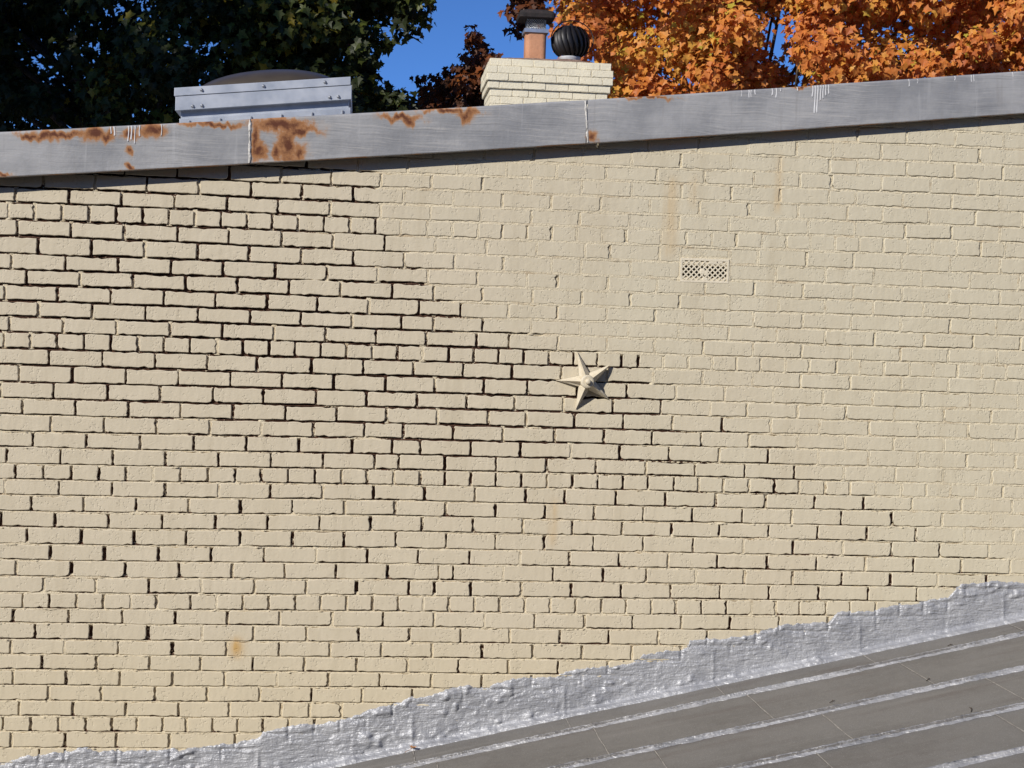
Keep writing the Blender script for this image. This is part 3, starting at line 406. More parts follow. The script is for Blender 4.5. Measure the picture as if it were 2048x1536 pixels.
WIDE = {(26, JU[26][1]): 0.0125, (26, JU[26][2]): 0.0120, (27, JU[27][3]): 0.0095, (21, JU[21][1]): 0.0105, (21, JU[21][0]): 0.0085, (10, JU[10][1]): 0.0085, (9, JU[9][5]): 0.0085, (10, JU[10][6]): 0.0085, (14, JU[14][5]): 0.0085, (14, JU[14][6]): 0.0080, (15, JU[15][9]): 0.0080, (20, JU[20][1]): 0.0085, (20, JU[20][2]): 0.0080, (22, JU[22][1]): 0.0085, (18, JU[18][4]): 0.0085, (23, JU[23][6]): 0.0095, (17, JU[17][8]): 0.0085, (25, JU[25][0]): 0.0080, (28, JU[28][0]): 0.0080}
heads = {}
for r, js in rows.items():
    for k, u0 in enumerate(js):
        zt, zb = float(bed_z(r - 1, u0)), float(bed_z(r, u0))
        zm = (zt + zb) / 2
        if zm > coping_low(u0) + 0.12 or zm < flash_top(u0) - 0.12: continue
        zo = float(zone(u0, zm))
        rnd = random.random()
        up = min(max((zm + 0.75) / 0.4, 0), 1)
        if zo > 0.5:
            low = zm < -1.05
            if rnd < (0.02 if zm > -0.45 else 0.07): dep, half = 0.0026, 0.0036
            elif rnd < (0.12 if not low else 0.38): dep, half = 0.0080, 0.0050
            else: dep, half = random.uniform(0.0095, 0.0150), random.uniform(0.0034, 0.0062)
            if u0 < -1.15 and random.random() < 0.30: dep = min(dep, 0.0085)
        else:
            if rnd < 0.55: dep, half = 0.0011, 0.0034
            elif rnd < 0.84: dep, half = 0.0036, 0.0043
            else: dep, half = 0.0062, 0.0048
        wd_ = WIDE.get((r, int(round(u0 * 1000))))
        if wd_: dep, half = 0.016, min(wd_ * 0.8, 0.0078)
        heads[(r, k)] = half
        fine = -1.7 < u0 < 3.1
        nz = 15 if fine else 5
        zs = np.linspace(zb - 0.002, zt + 0.002, nz)
        wv = np.array([-0.014, -0.0062, -0.0028, 0.0004, 0.0036, 0.0066, 0.014]) * (1.25 if wd_ else 1.0)
        if 0 < zo < 1: dep *= 0.6
        Zg, Wg = np.meshgrid(zs, wv, indexing='ij')
        ruf = fbm((u0 + Wg) * 170, Zg * 130, r + k * 0.37, 3)
        taper = fbm(Zg * 22 + k * 3.3, Wg * 0 + r, 4.0, 2)
        y = dep * (1 + 0.22 * taper) + (0.0010 + 0.10 * dep) * ruf
        y = y + np.where(np.abs(Wg) > 0.01, 0.006, 0) + (1 - zo) * np.where(np.abs(Wg) > 0.005, 0.0012, 0)
        raw = (np.clip((y - 0.0085) / 0.004, 0, 1) * 0.9 * zo if zm > -1.05 else np.clip((y - 0.0105) / 0.004, 0, 1) * 0.75 * zo) + 0 * Wg
        push(np.stack([u0 + Wg, y, Zg], -1), nz, len(wv), raw)
co = np.concatenate(co_l); quads = np.concatenate(q_l); raw = np.concatenate(raw_l)
# orient towards the viewer (-Y)
wall = thing("brick_wall", "long cream painted brick wall with raked and repointed joints under the grey metal edge", "wall", (0.0, 0.0, -5.0))
WALL_INV = Matrix.Translation((0, 0, 5.0))
def wall_child(o):
    o.parent = wall; o.matrix_parent_inverse = WALL_INV; return o
mm = fast_mesh("mortar", co, quads[:, ::-1], True)
add_attr(mm, "raw", raw)
mm.materials.append(MAT_MORTAR)
mo = bpy.data.objects.new("mortar", mm); COL.objects.link(mo); wall_child(mo)

# bricks
def brick_shape(rng, L, H):
    ch = [rng.uniform(0.0025, 0.0060) for _ in range(4)]
    if rng.random() < 0.38: ch[rng.randrange(4)] = rng.uniform(0.008, 0.017)
    pts = []
    cs = [(L / 2, -H / 2, 0), (L / 2, H / 2, 1), (-L / 2, H / 2, 2), (-L / 2, -H / 2, 3)]
    bow = rng.uniform(-0.0008, 0.0008)
    for cx, cz, q in cs:
        rr = ch[q]; ox, oz = cx - math.copysign(rr, cx), cz - math.copysign(rr, cz)
        a0 = -math.pi / 2 + q * math.pi / 2
        for s in range(3):
            a = a0 + s * math.pi / 4
            j = rng.gauss(0, 0.00035)
            pts.append((ox + (rr + j) * math.cos(a), oz + (rr + j) * math.sin(a), math.cos(a), math.sin(a)))
        nx, nz_, nq = cs[(q + 1) % 4]
        n = 3 if q in (0, 2) else (9 if L > 0.15 else 5)
        for s in range(n):
            f = (s + 1 + rng.uniform(-0.2, 0.2)) / (n + 1)
            j = rng.gauss(0, 0.00115) - (rng.random() < 0.12) * rng.uniform(0.001, 0.0035) + (bow if q in (1, 3) else 0)
            x = cx + (nx - cx) * f; z = cz + (nz_ - cz) * f
            nn = {0: (1, 0), 1: (0, 1), 2: (-1, 0), 3: (0, -1)}[q]
            pts.append((x + nn[0] * j, z + nn[1] * j, nn[0], nn[1]))
    N = len(pts); v = []
    for x, z, nx, nz_ in pts:
        b = rng.uniform(0.0016, 0.0034)
        v.append((x - nx * b, rng.gauss(0, 0.00018), z - nz_ * b))
    for x, z, nx, nz_ in pts: v.append((x, rng.uniform(0.0016, 0.0032), z))
    for x, z, nx, nz_ in pts: v.append((x, 0.026, z))
    f = [tuple(range(N))]
    for rg in (0, 1):
        for i in range(N):
            j = (i + 1) % N
            f.append((rg * N + i, (rg + 1) * N + i, (rg + 1) * N + j, rg * N + j))
    return v, f

brng = random.Random(11)
NOM = {"s": (0.2030, 0.0560), "h": (0.0960, 0.0560)}
SHAPES = {"s": [brick_shape(brng, *NOM["s"]) for _ in range(60)], "h": [brick_shape(brng, *NOM["h"]) for _ in range(30)]}

def shape_mesh(name, sh, mat):
    v, f = sh
    m = bpy.data.meshes.new(name); m.from_pydata(v, [], f); m.update()
    m.polygons.foreach_set("use_smooth", [i > 0 for i in range(len(f))])
    m.materials.append(mat)
    return m
MESHES = {k: [shape_mesh("brick", s, MAT_BRICK) for s in SHAPES[k]] for k in SHAPES}

bricks = []
for r, js in rows.items():
    for k in range(len(js) - 1):
        a, b = js[k], js[k + 1]
        if in_vent(r, a, b): continue
        ha, hb = heads.get((r, k), 0.004), heads.get((r, k + 1), 0.004)
        a += ha; b -= hb
        um = (a + b) / 2
        zt = float(bed_z(r - 1, um)); zb = float(bed_z(r, um))
        if zb > coping_low(b) + 0.10 or zt < float(flash_top(a)) - 0.10: continue
        zo = float(zone(um, (zt + zb) / 2))
        g = 0.0034 + 0.0012 * zo * float(np.clip((rake(um, (zt + zb) / 2) - 0.35) / 0.4, 0, 1))
        zt -= g + random.gauss(0, 0.0011); zb += g + random.gauss(0, 0.0011)
        sl = (float(bed_z(r, b)) - float(bed_z(r, a)) + float(bed_z(r - 1, b)) - float(bed_z(r - 1, a))) / 2 / (b - a)
        bricks.append([um, (zt + zb) / 2, b - a, zt - zb, sl, r])
# cut brick over the vent
bricks.append([1.4555, 0.3995, 0.198, 0.0270, -0.004, 99])

def cam_px(x, y, z):
    q = Vector((x, y, z)) - CAM_P
    d = q.dot(CAM_F)
    return 1024 + 3150 * q.dot(CAM_R) / d, 768 - 3150 * q.dot(CAM_U) / d, d

def shown(b):
    x0, x1, z0, z1 = b[0] - b[2] / 2, b[0] + b[2] / 2, b[1] - b[3] / 2, b[1] + b[3] / 2
    pa, pb, d = cam_px(x0, 0, z1); pc, pd, _ = cam_px(x1, 0, z0)
    w = max(0, min(pc, 2048) - max(pa, 0)); h = max(0, min(pd, 1536) - max(pb, 0))
    lim = coping_low(b[0]) - 0.02
    hz = max(0.0, min(z1, lim) - max(z0, float(flash_top(b[0])))) / max(1e-6, z1 - z0)
    return w * h * min(1, hz)

bricks.sort(key=shown, reverse=True)
sv, sf, ssm = [], [], []
for i, (um, zm, L, H, sl, r) in enumerate(bricks):
    key = "s" if L > 0.145 else "h"
    vi = random.randrange(len(SHAPES[key]))
    nl, nh = NOM[key]
    fx = random.choice((1, 1))
    zo = float(zone(um, zm))
    y0 = random.gauss(0, 0.0007) + 0.0002
    M = (Matrix.Translation((um, y0, zm)) @ Matrix.Rotation(-math.atan(sl) + random.gauss(0, 0.0045), 4, 'Y')
         @ Matrix.Rotation(random.gauss(0, 0.003), 4, 'Z') @ Matrix.Rotation(random.gauss(0, 0.006), 4, 'X')
         @ Matrix.Diagonal((L / nl, 1.0, H / nh, 1.0)))
    if i < 300:
        o = bpy.data.objects.new("brick", MESHES[key][vi])
        COL.objects.link(o); o.matrix_basis = M; wall_child(o)
    else:
        v, f = SHAPES[key][vi]; n0 = len(sv)
        sv.extend([tuple(M @ Vector(p)) for p in v])
        sf.extend([tuple(n0 + q for q in ff) for ff in f])
        ssm.extend([j > 0 for j in range(len(f))])
m = bpy.data.meshes.new("bricks"); m.from_pydata(sv, [], sf); m.update()
m.polygons.foreach_set("use_smooth", ssm); m.materials.append(MAT_BRICK)
o = bpy.data.objects.new("bricks", m); COL.objects.link(o); wall_child(o); o["kind"] = "stuff"

# the body of the wall behind the face bricks (follows the roof line)
MAT_RAWWALL = simple_mat("raw_masonry", (0.10, 0.05, 0.035), 0.9, var=0.3, nscale=20)
def slab(name, x0, x1, y0, y1, zlow, ztop, mat):
    v = [(x0, y0, zlow), (x1, y0, zlow), (x1, y1, zlow), (x0, y1, zlow), (x0, y0, ztop(x0)), (x1, y0, ztop(x1)), (x1, y1, ztop(x1)), (x0, y1, ztop(x0))]
    f = [(3, 2, 1, 0), (4, 5, 6, 7), (0, 1, 5, 4), (1, 2, 6, 5), (2, 3, 7, 6), (3, 0, 4, 7)]
    return mesh_obj(name, v, f, mat)
core = slab("wall_backing", U_MIN + 0.02, U_MAX - 0.02, 0.024, 0.22, -5.0, lambda x: coping_low(x) + 0.085, MAT_RAWWALL)
wall_child(core)

# ------------------------------------------------------------------ ground and the roof behind the coping
MAT_GROUND = simple_mat("dry_yard_ground", (0.120, 0.100, 0.072), 0.95, var=0.3, nscale=0.7, bump=0.05, bscale=8)
g = mesh_obj("ground", [(-1500, -1500, -5), (1500, -1500, -5), (1500, 1500, -5), (-1500, 1500, -5)], [(0, 1, 2, 3)], MAT_GROUND)
structure(g)
MAT_MEMBRANE = simple_mat("roof_membrane", (0.22, 0.22, 0.23), 0.8, var=0.15, nscale=6)
fr = slab("flat_roof", U_MIN + 0.02, U_MAX - 0.02, 0.24, 9.6, -5.0, lambda x: coping_low(x) + 0.07, MAT_MEMBRANE)
structure(fr)

# unseen brown brick building added behind the viewpoint to cut sky light on the wall
MAT_BROWN = simple_mat("brown_brick", (0.085, 0.050, 0.036), 0.9, var=0.3, nscale=9)
MAT_PANE = simple_mat("dark_window_glass", (0.02, 0.022, 0.025), 0.12, var=0.1)
MAT_FRAME = simple_mat("window_frame_paint", (0.45, 0.43, 0.38), 0.6, var=0.1)
nb = thing("added_brick_building", "low brown brick building added unseen behind the viewpoint to block sky light", "building", (0, -12.0, -5.0))
nw = box_obj("wall", (-15.0, 17.0, -3.0, 3.0, 0.0, 8.3), MAT_BROWN, nb)
box_obj("roof_edge", (-15.1, 17.1, -3.1, 3.1, 8.302, 8.45), MAT_FRAME, nb)
for i in range(8):
    for zf in (1.2, 4.6):
        wx = -13.0 + i * 3.9
        wf = box_obj("window", (wx, wx + 1.1, 3.002, 3.05, zf, zf + 1.7), MAT_FRAME, nb)
        for dz in (0.06, 0.88): box_obj("pane", (wx + 0.06, wx + 1.04, 3.052, 3.056, zf + dz, zf + dz + 0.76), MAT_PANE, wf)

# ------------------------------------------------------------------ metal coping along the roof edge
def make_coping_mat():
    t = NT("weathered_coping_paint")
    P = t.pos()
    warp = t.noise(P, 3.2, 2)
    st = t.mapping(P, (4.5, 4.5, 230.0), (0, math.radians(-5), 0))
    vv = t.n("VectorMath", operation='ADD'); t.set(vv.inputs[0], st)
    sw = t.n("CombineXYZ"); t.set(sw.inputs[2], t.math('MULTIPLY', warp, 13.0)); t.set(vv.inputs[1], sw.outputs[0])
    brush = t.noise(vv.outputs[0], 1.0, 5, 0.75)
    drip = t.noise(t.mapping(P, (36, 36, 2.5)), 1.0, 4, 0.6)
    patch = t.noise(P, 5.5, 4, 0.6)
    amt = t.ramp(t.noise(P, 2.3, 2), 0.35, 0.62, 0.15, 1.0)
    c = t.mix(t.ramp(patch, 0.32, 0.68), (0.235, 0.240, 0.256), (0.345, 0.346, 0.356))
    c = t.mix(t.math('MULTIPLY', amt, t.ramp(brush, 0.50, 0.66, 0, 0.70)), c, (0.49, 0.47, 0.45))
    c = t.mix(t.math('MULTIPLY', amt, t.ramp(brush, 0.47, 0.32, 0, 0.65)), c, (0.135, 0.135, 0.143))
    c = t.mix(t.ramp(drip, 0.56, 0.76, 0, 0.40), c, (0.235, 0.225, 0.22))
    c = t.mix(t.ramp(drip, 0.42, 0.28, 0, 0.30), c, (0.45, 0.45, 0.46))
    ru = t.math('ADD', t.attr("rust"), t.math('MULTIPLY', t.math('SUBTRACT', t.noise(P, 42, 5, 0.7), 0.5), 1.1))
    c = t.mix(t.ramp(ru, -0.15, 0.55, 0, 0.35), c, (0.42, 0.26, 0.13))
    c = t.mix(t.ramp(ru, 0.15, 0.58, 0, 0.85), c, (0.36, 0.145, 0.036))
    c = t.mix(t.ramp(ru, 0.48, 1.0), c, (0.105, 0.030, 0.012))
    rg = t.ramp(ru, 0.2, 0.5, 0.50, 0.85)
    t.bsdf(c, rg, t.bump(t.math('ADD', brush, t.noise(P, 70, 4)), 0.0012, 0.7), spec=0.45)
    return t.m
MAT_COPING = make_coping_mat()
MAT_SEAL = simple_mat("seam_sealant", (0.50, 0.48, 0.45), 0.6, var=0.35, nscale=60, bump=0.004, bscale=120)
MAT_DRIP = simple_mat("dried_paint_drip", (0.62, 0.62, 0.64), 0.5, var=0.1)
coping = thing("roof_coping", "sloping grey metal coping with rust patches along the top of the cream wall", "coping", (0, 0, -5))
C_INV = Matrix.Translation((0, 0, 5.0))
def coping_front(x): return -(0.0655 - 0.0058 * (x + 1.45))
cuts = [U_MIN, -0.455, 0.925, 2.95, U_MAX]
for pi in range(4):
    x0, x1 = cuts[pi] + (0.0015 if pi else 0), cuts[pi + 1] - 0.0015
    nx = max(8, int((x1 - x0) / 0.0075)); 
    X = np.linspace(x0, x1, nx)
    # profile: hem at the wall, under lip, front face, top going back
    prof = [(0.040, -0.004, 0), (0.012, -0.006, 0), (0.003, -0.006, 0), (0.0, -0.004, 0), (0.0, 0.0, 1)] + [(0.0, h, 1) for h in np.linspace(0.008, 0.166, 21)] + \
           [(0.0006, 0.171, 1), (0.003, 0.1745, 1), (0.02, 0.178, 0.9), (0.08, 0.183, 0.5), (0.24, 0.19, 0)]
    prof = np.array(prof)
    XX, K = np.meshgrid(X, np.arange(len(prof)), indexing='ij')
    HH = prof[K, 1]
    YY = coping_front(XX) + prof[K, 0]
    wob = 0.0022 * fbm(XX * 2.6, HH * 9, 3.0 + pi, 3) * (HH > 0) * (HH < 0.172)
    YY = YY + wob - 0.0006 * pi
    ZZ = coping_low(XX) + HH + 0.0012 * fbm(XX * 5, XX * 0, 7.0, 2)
    rust = np.full(XX.shape, -1.0)
    wx = XX + 0.016 * fbm(XX * 26, ZZ * 26, 31.0, 3)
    wz = ZZ + 0.022 * fbm(XX * 34, ZZ * 9, 37.0, 3) + 0.010 * fbm(XX * 90, ZZ * 6, 41.0, 2)
    for ru, rz, ra, rb in RUST:
        rust = np.maximum(rust, 1.12 - np.sqrt(((wx - ru) / (ra * 1.12)) ** 2 + ((wz - rz) / (rb * 1.15)) ** 2) * 0.8)
    rust = np.where(HH < 0.0, 0.25 + 0.4 * fbm(XX * 9, XX * 0, 2.0), rust)
    mcop = fast_mesh("panel", np.stack([XX, YY, ZZ], -1), grid_faces(nx, len(prof))[:, ::-1], True)
    add_attr(mcop, "rust", rust); mcop.materials.append(MAT_COPING)
    po = bpy.data.objects.new("panel", mcop); COL.objects.link(po); po.parent = coping; po.matrix_parent_inverse = C_INV
# sealant smeared over the two joints in view
for sx_, lean in ((-0.4555, 0.003), (0.925, 0.016)):
    n = 44
    H = np.linspace(-0.002, 0.173, n); wv = np.array([-1, -0.45, 0, 0.45, 1.0])
    HG, WG = np.meshgrid(H, wv, indexing='ij')
    wid = 0.0046 + 0.0034 * fbm(HG * 60, HG * 0 + sx_, 4, 2)
    xx = sx_ - lean / 2 + lean * (1 - HG / 0.173) + WG * wid + 0.0012 * fbm(HG * 90, HG * 0, sx_ * 3, 2)
    yy = coping_front(xx) - 0.0022 * (1 - WG ** 2) - 0.0016 * np.clip(fbm(HG * 130, WG * 2, sx_, 2), 0, 1) + 0.0012 * np.abs(WG) ** 3 - 0.003
    ms = fast_mesh("sealant_bead", np.stack([xx, yy, coping_low(xx) + HG], -1), grid_faces(n, 5), True)
    ms.materials.append(MAT_SEAL)
    so = bpy.data.objects.new("sealant_bead", ms); COL.objects.link(so); so.parent = coping; so.matrix_parent_inverse = C_INV
# drips of roof paint over the front
for u, za, zb in DRIPS:
    za = coping_low(u) + 0.1735
    w = random.uniform(0.0022, 0.0036); yv = coping_front(u) - 0.0030
    prof = [(0, 1.5), (0.12, 1.0), (0.5, 0.75), (0.85, 0.85), (0.95, 1.0), (1.0, 0.45)]
    dv_, df_ = [], []
    for t_, k in prof:
        z = za + (zb - za) * t_; x = u + 0.0012 * math.sin(t_ * 5 + u * 40)
        dv_ += [(x - w * k, yv + 0.0022, z), (x, yv - 0.0002 * k, z), (x + w * k, yv + 0.0022, z)]
    for i in range(len(prof) - 1):
        for j in (0, 1):
            a = i * 3 + j; df_.append((a, a + 3, a + 4, a + 1))
    do = mesh_obj("paint_drip", dv_, df_, MAT_DRIP, None, True)
    do.parent = coping; do.matrix_parent_inverse = C_INV

# ------------------------------------------------------------------ lower metal roof against the wall
def make_roof_mat():
    t = NT("weathered_tin")
    P = t.pos()
    a = t.noise(P, 2.4, 4, 0.6); b = t.noise(P, 28, 4, 0.65)
    run = t.noise(t.mapping(P, (1.6, 9, 1.6)), 1.0, 5, 0.6)
    c = t.mix(t.ramp(a, 0.3, 0.7), (0.125, 0.118, 0.109), (0.168, 0.160, 0.150))
    c = t.mix(t.lin(b, 0.3, 0.7, 0, 0.45), c, (0.200, 0.190, 0.178))
    c = t.mix(t.ramp(run, 0.50, 0.74, 0, 0.65), c, (0.115, 0.097, 0.088))
    c = t.mix(t.ramp(t.noise(t.mapping(P, (0.8, 14, 0.8)), 1.0, 4, 0.6), 0.55, 0.75, 0, 0.35), c, (0.24, 0.23, 0.215))
    sp = t.noise(P, 240, 3, 0.7)
    c = t.mix(t.ramp(sp, 0.58, 0.70, 0, 0.7), c, (0.36, 0.35, 0.34))
    c = t.mix(t.ramp(sp, 0.40, 0.30, 0, 0.65), c, (0.06, 0.052, 0.046))
    t.bsdf(c, 0.62, t.bump(t.noise(P, 160, 4, 0.7), 0.0016, 0.6), spec=0.4)
    return t.m
def make_silver_mat(name, lo, hi, grime, bare=False):
    t = NT(name)
    P = t.pos()
    a = t.noise(P, 7, 5, 0.6)
    c = t.mix(t.ramp(a, 0.3, 0.7), lo, hi)
    gr = t.noise(P, 55, 5, 0.7)
    c = t.mix(t.ramp(gr, 0.56, 0.78, 0, grime), c, (0.17, 0.155, 0.14))
    if bare:
        c = t.mix(t.ramp(t.math('ADD', t.attr("bare"), t.math('MULTIPLY', t.math('SUBTRACT', gr, 0.5), 0.8)), 0.35, 0.65, 0, 0.8), c, (0.125, 0.115, 0.105))
    h = t.math('ADD', t.noise(t.mapping(P, (0.5, 0.5, 2.2), (0, -0.35, 0)), 42, 2, 0.6), t.math('MULTIPLY', t.noise(P, 110, 2, 0.6), 0.40))
    t.bsdf(c, t.lin(a, 0.3, 0.7, 0.36, 0.54), t.bump(h, 0.0078, 0.95), metallic=0.20, spec=0.6)
    return t.m
MAT_TIN = make_roof_mat()
MAT_SILVER = make_silver_mat("aluminium_roof_coating", (0.315, 0.322, 0.348), (0.430, 0.436, 0.458), 0.28)
MAT_SEAM = make_silver_mat("coated_seam", (0.25, 0.252, 0.265), (0.44, 0.44, 0.455), 0.75, True)
MAT_LAP = simple_mat("lap_line", (0.29, 0.27, 0.245), 0.5, var=0.3, nscale=40)

RX0, RX1 = -3.0, 4.1
roof = thing("metal_roof", "weathered brown grey tin roof with silver coated seams rising to the right along the wall", "roof", (0, -1.3, -2.4))
R_INV = Matrix.Translation((0, 1.3, 2.4))
def roof_child(o): o.parent = roof; o.matrix_parent_inverse = R_INV; return o
SEAMS = [-0.275, -0.745, -1.190, -1.640, -2.090, -2.540]
edges = [-0.045] + SEAMS
LAPX = [0.917, 0.353, 0.505, 0.372, 0.10, 0.55, 0.3]      # phase of cross laps in each strip
LAPSETS = []
for k in range(6):
    base = [0.9175, 0.9970, 1.1560, 1.0000, 1.2, 0.85][k]
    step = [0.636, 0.632, 0.641, 0.645, 0.64, 0.64][k]
    xs = []
    x = base
    while x > RX0: x -= step
    while x < RX1:
        if x > RX0: xs.append(x)
        x += step
    LAPSETS.append(xs)
rn = random.Random(3)
for k in range(6):
    ya, yb = edges[k], edges[k + 1]
    xs = [RX0] + LAPSETS[k] + [RX1]
    for i in range(len(xs) - 1):
        x0, x1 = xs[i] + 0.001, xs[i + 1] - 0.001
        nx, ny = 10, 6
        X, Yg = np.meshgrid(np.linspace(x0, x1, nx), np.linspace(ya - 0.002, yb + 0.002, ny), indexing='ij')
        lift = rn.uniform(0, 0.0008)
        oil = 0.0012 * fbm(X * 4, Yg * 5, k + i * 0.7, 2)
        Zg = roof_z(X) + lift + oil
        top = np.stack([X, Yg, Zg], -1).reshape(-1, 3)
        q = grid_faces(nx, ny)
        # turned-down rim so that each sheet has an edge
        rim = [a * ny for a in range(nx)] + [(nx - 1) * ny + b for b in range(1, ny)] + [a * ny + ny - 1 for a in range(nx - 2, -1, -1)] + [b for b in range(ny - 2, 0, -1)]
        low = top[rim] - np.array([0, 0, 0.004])
        n0 = len(top); N = len(rim)
        rf = np.array([(rim[j], rim[(j + 1) % N], n0 + (j + 1) % N, n0 + j) for j in range(N)])
        msh = fast_mesh("panel", np.concatenate([top, low]), np.concatenate([q[:, ::-1], rf[:, ::-1]]), False)
        msh.materials.append(MAT_TIN)
        po = bpy.data.objects.new("panel", msh); COL.objects.link(po); roof_child(po)
        if i > 0:      # soldered lap line at the upslope end of the sheet below
            n = 26; yy = np.linspace(ya - 0.012, yb + 0.012, n)
            YY, WW = np.meshgrid(yy, np.array([-1, 0, 1.0]), indexing='ij')
            wd = 0.0019 + 0.0014 * fbm(YY * 60, YY * 0, i + k * 3.0, 2)
            xx = xs[i] + WW * wd + 0.0025 * fbm(YY * 7, YY * 0, k + i * 2.0, 2)
            zz = roof_z(xx) + 0.0026 + 0.0008 * (1 - np.abs(WW))
            ml = fast_mesh("lap_seam", np.stack([xx, YY, zz], -1), grid_faces(n, 3), True)
            ml.materials.append(MAT_LAP)
            lo = bpy.data.objects.new("lap_seam", ml); COL.objects.link(lo); roof_child(lo)
for k, ys in enumerate(SEAMS):
    X = np.arange(RX0, RX1, 0.007)
    prof = np.array([(-0.030, 0.0), (-0.023, 0.0018), (-0.017, 0.0030), (-0.012, 0.0050), (-0.0095, 0.0125), (-0.006, 0.0150), (-0.002, 0.0105), (0.003, 0.0090), (0.007, 0.0125), (0.010, 0.0110), (0.013, 0.0040), (0.019, 0.0025), (0.026, 0.0)])
    XX, K = np.meshgrid(X, np.arange(len(prof)), indexing='ij')
    e = np.abs(K - 6.0) / 6.0
    YY = ys + prof[K, 0] * 0.62 * (1 + 0.5 * fbm(XX * 30, K * 0.5, k + 1.0, 3) * e) + 0.004 * fbm(XX * 3, XX * 0, 8.0 + k, 2)
    HH = prof[K, 1] * (1 + 0.28 * fbm(XX * 40, K * 0.9, k + 4.0, 3)) + 0.0024 * fbm(XX * 75, K * 1.7, k + 9.0, 2) * (e < 0.99)
    HH = np.where(e > 0.99, 0.0006, np.maximum(HH, 0) + 0.0030)
    bare = np.clip(1.25 - np.abs(prof[K, 0] + 0.0105) / 0.0035, 0, 1) * 0.55 + 0.45 * fbm(XX * 2.2, XX * 0, 20.0 + k, 2) * (np.abs(prof[K, 0] + 0.0105) < 0.006)
    msh = fast_mesh("standing_seam", np.stack([XX, YY, roof_z(XX) + HH], -1), grid_faces(len(X), len(prof)), True)
    add_attr(msh, "bare", bare); msh.materials.append(MAT_SEAM)
    so = bpy.data.objects.new("standing_seam", msh); COL.objects.link(so); roof_child(so)
deck = slab("roof_deck", RX0, RX1, -2.56, -0.02, -3.2, lambda x: roof_z(x) - 0.012, MAT_RAWWALL)
roof_child(deck)

# ------------------------------------------------------------------ silver coating where roof meets wall
X = np.concatenate([np.arange(RX0, -1.55, 0.02), np.arange(-1.55, 3.0, 0.0055), np.arange(3.0, RX1, 0.02)])
nt = 46
T = np.linspace(0, 1, nt)
XX, TT = np.meshgrid(X, T, indexing='ij')
zt = flash_top(XX) + 0.008 * fbm(XX * 24, XX * 0, 6.0, 3) + 0.005 * fbm(XX * 85, XX * 0, 1.0, 2)
zb = roof_z(XX) + 0.0042
curve = 0.024
Lw = np.maximum(zt - zb - curve, 0.03)
arc = 1.57 * curve
tot = Lw + arc + 0.030
S = TT * tot
onw = S < Lw
ang = np.clip((S - Lw) / curve, 0, math.pi / 2)
Zf = np.where(onw, zt - S, zb + curve - curve * np.sin(ang))
Yf = np.where(onw, 0.0, -curve + curve * np.cos(ang))
ext = np.clip(S - Lw - arc, 0, 1)
Yf = Yf - ext * 1.0
foot = 0.006 * fbm(XX * 26, XX * 0, 12.0, 3) * np.clip((TT - 0.9) / 0.1, 0, 1)
Yf = Yf + foot
lump = fbm(XX * 9, Zf * 12, 3.0, 2) * 0.0075 + fbm(XX * 32, Zf * 40, 5.0, 2) * 0.0040 + fbm(XX * 95, Zf * 110, 25.0, 2) * 0.0009 + fbm(XX * 6 + Zf * 14, Zf * 60 - XX * 16, 8.0, 3) * 0.0022
ridge = np.clip(fbm(XX * 22 + 3, Zf * 30, 15.0, 2) - 0.28, 0, 1) * 0.026
calm = np.clip(0.55 + 0.9 * fbm(XX * 4.5, Zf * 6, 51.0, 2) + 0.5 * np.clip((zt - Zf) / 0.12, 0, 1) * -1 + 0.35, 0.25, 1.15)
crease = np.exp(-(fbm(XX * 11, Zf * 17, 81.0, 2) / 0.045) ** 2) * 0.0030 * np.clip(fbm(XX * 5, Zf * 5, 83.0, 2) + 0.5, 0, 1)
brushed = 0.0016 * fbm(XX * 12 + Zf * 20, Zf * 150 - XX * 30, 91.0, 2)
body = np.maximum(0.0060 + lump * calm + ridge * calm - crease + brushed, 0.0024)
# brick courses telegraphing through the upper part
edge_d = np.clip(S / 0.09, 0, 1)
tele = np.zeros_like(XX)
for r in range(18, 40):
    zc = bed_z(r, XX[:, 0])[:, None]
    tele = np.maximum(tele, np.exp(-((Zf - zc) / 0.005) ** 2))
for r, js in rows.items():
    if r < 16: continue
    for u0 in js:
        i0, i1 = np.searchsorted(X, u0 - 0.012), np.searchsorted(X, u0 + 0.012)
        if i1 <= i0: continue
        ztop_, zbot_ = float(bed_z(r - 1, u0)), float(bed_z(r, u0))
        sub = np.exp(-((XX[i0:i1] - u0) / 0.0042) ** 2) * (Zf[i0:i1] < ztop_) * (Zf[i0:i1] > zbot_)
        tele[i0:i1] = np.maximum(tele[i0:i1], sub * 1.3)
body = np.maximum(body - tele * (1 - edge_d) * 0.0085, 0.0012 - 0.006 * tele * (1 - edge_d))
# sheet laps
for xl in (-1.63, -0.99, -0.357, 0.279, 0.917, 1.553, 2.189, 2.825, 3.461):
    xr = xl - (Zf - zb) * 0.02
    dx = XX - xr
    low = np.clip((Lw * 0.75 - np.maximum(Zf - zb - curve, 0)) / 0.04, 0, 1)
    body = body + low * (0.0035 * np.exp(-(dx / 0.006) ** 2) + 0.0022 * (1 / (1 + np.exp(np.clip(dx / 0.0015, -40, 40)))) * (dx > -0.25))
taper = np.clip(S / 0.010, 0, 1) ** 0.6
ny_ = np.where(onw, -1.0, -np.cos(ang)); nz_ = np.where(onw, 0.0, np.sin(ang))
Yf = Yf + ny_ * (body * taper - (1 - taper) * 0.0035)
Zf = Zf + nz_ * np.maximum(body, 0.0008)
Zf[:, -1] = roof_z(XX[:, -1]) - 0.002
Zf[:, -2] = np.minimum(Zf[:, -2], roof_z(XX[:, -2]) + 0.0045)
mf = fast_mesh("roof_flashing", np.stack([XX, Yf, Zf], -1), grid_faces(len(X), nt)[:, ::-1], True)
mf.materials.append(MAT_SILVER)
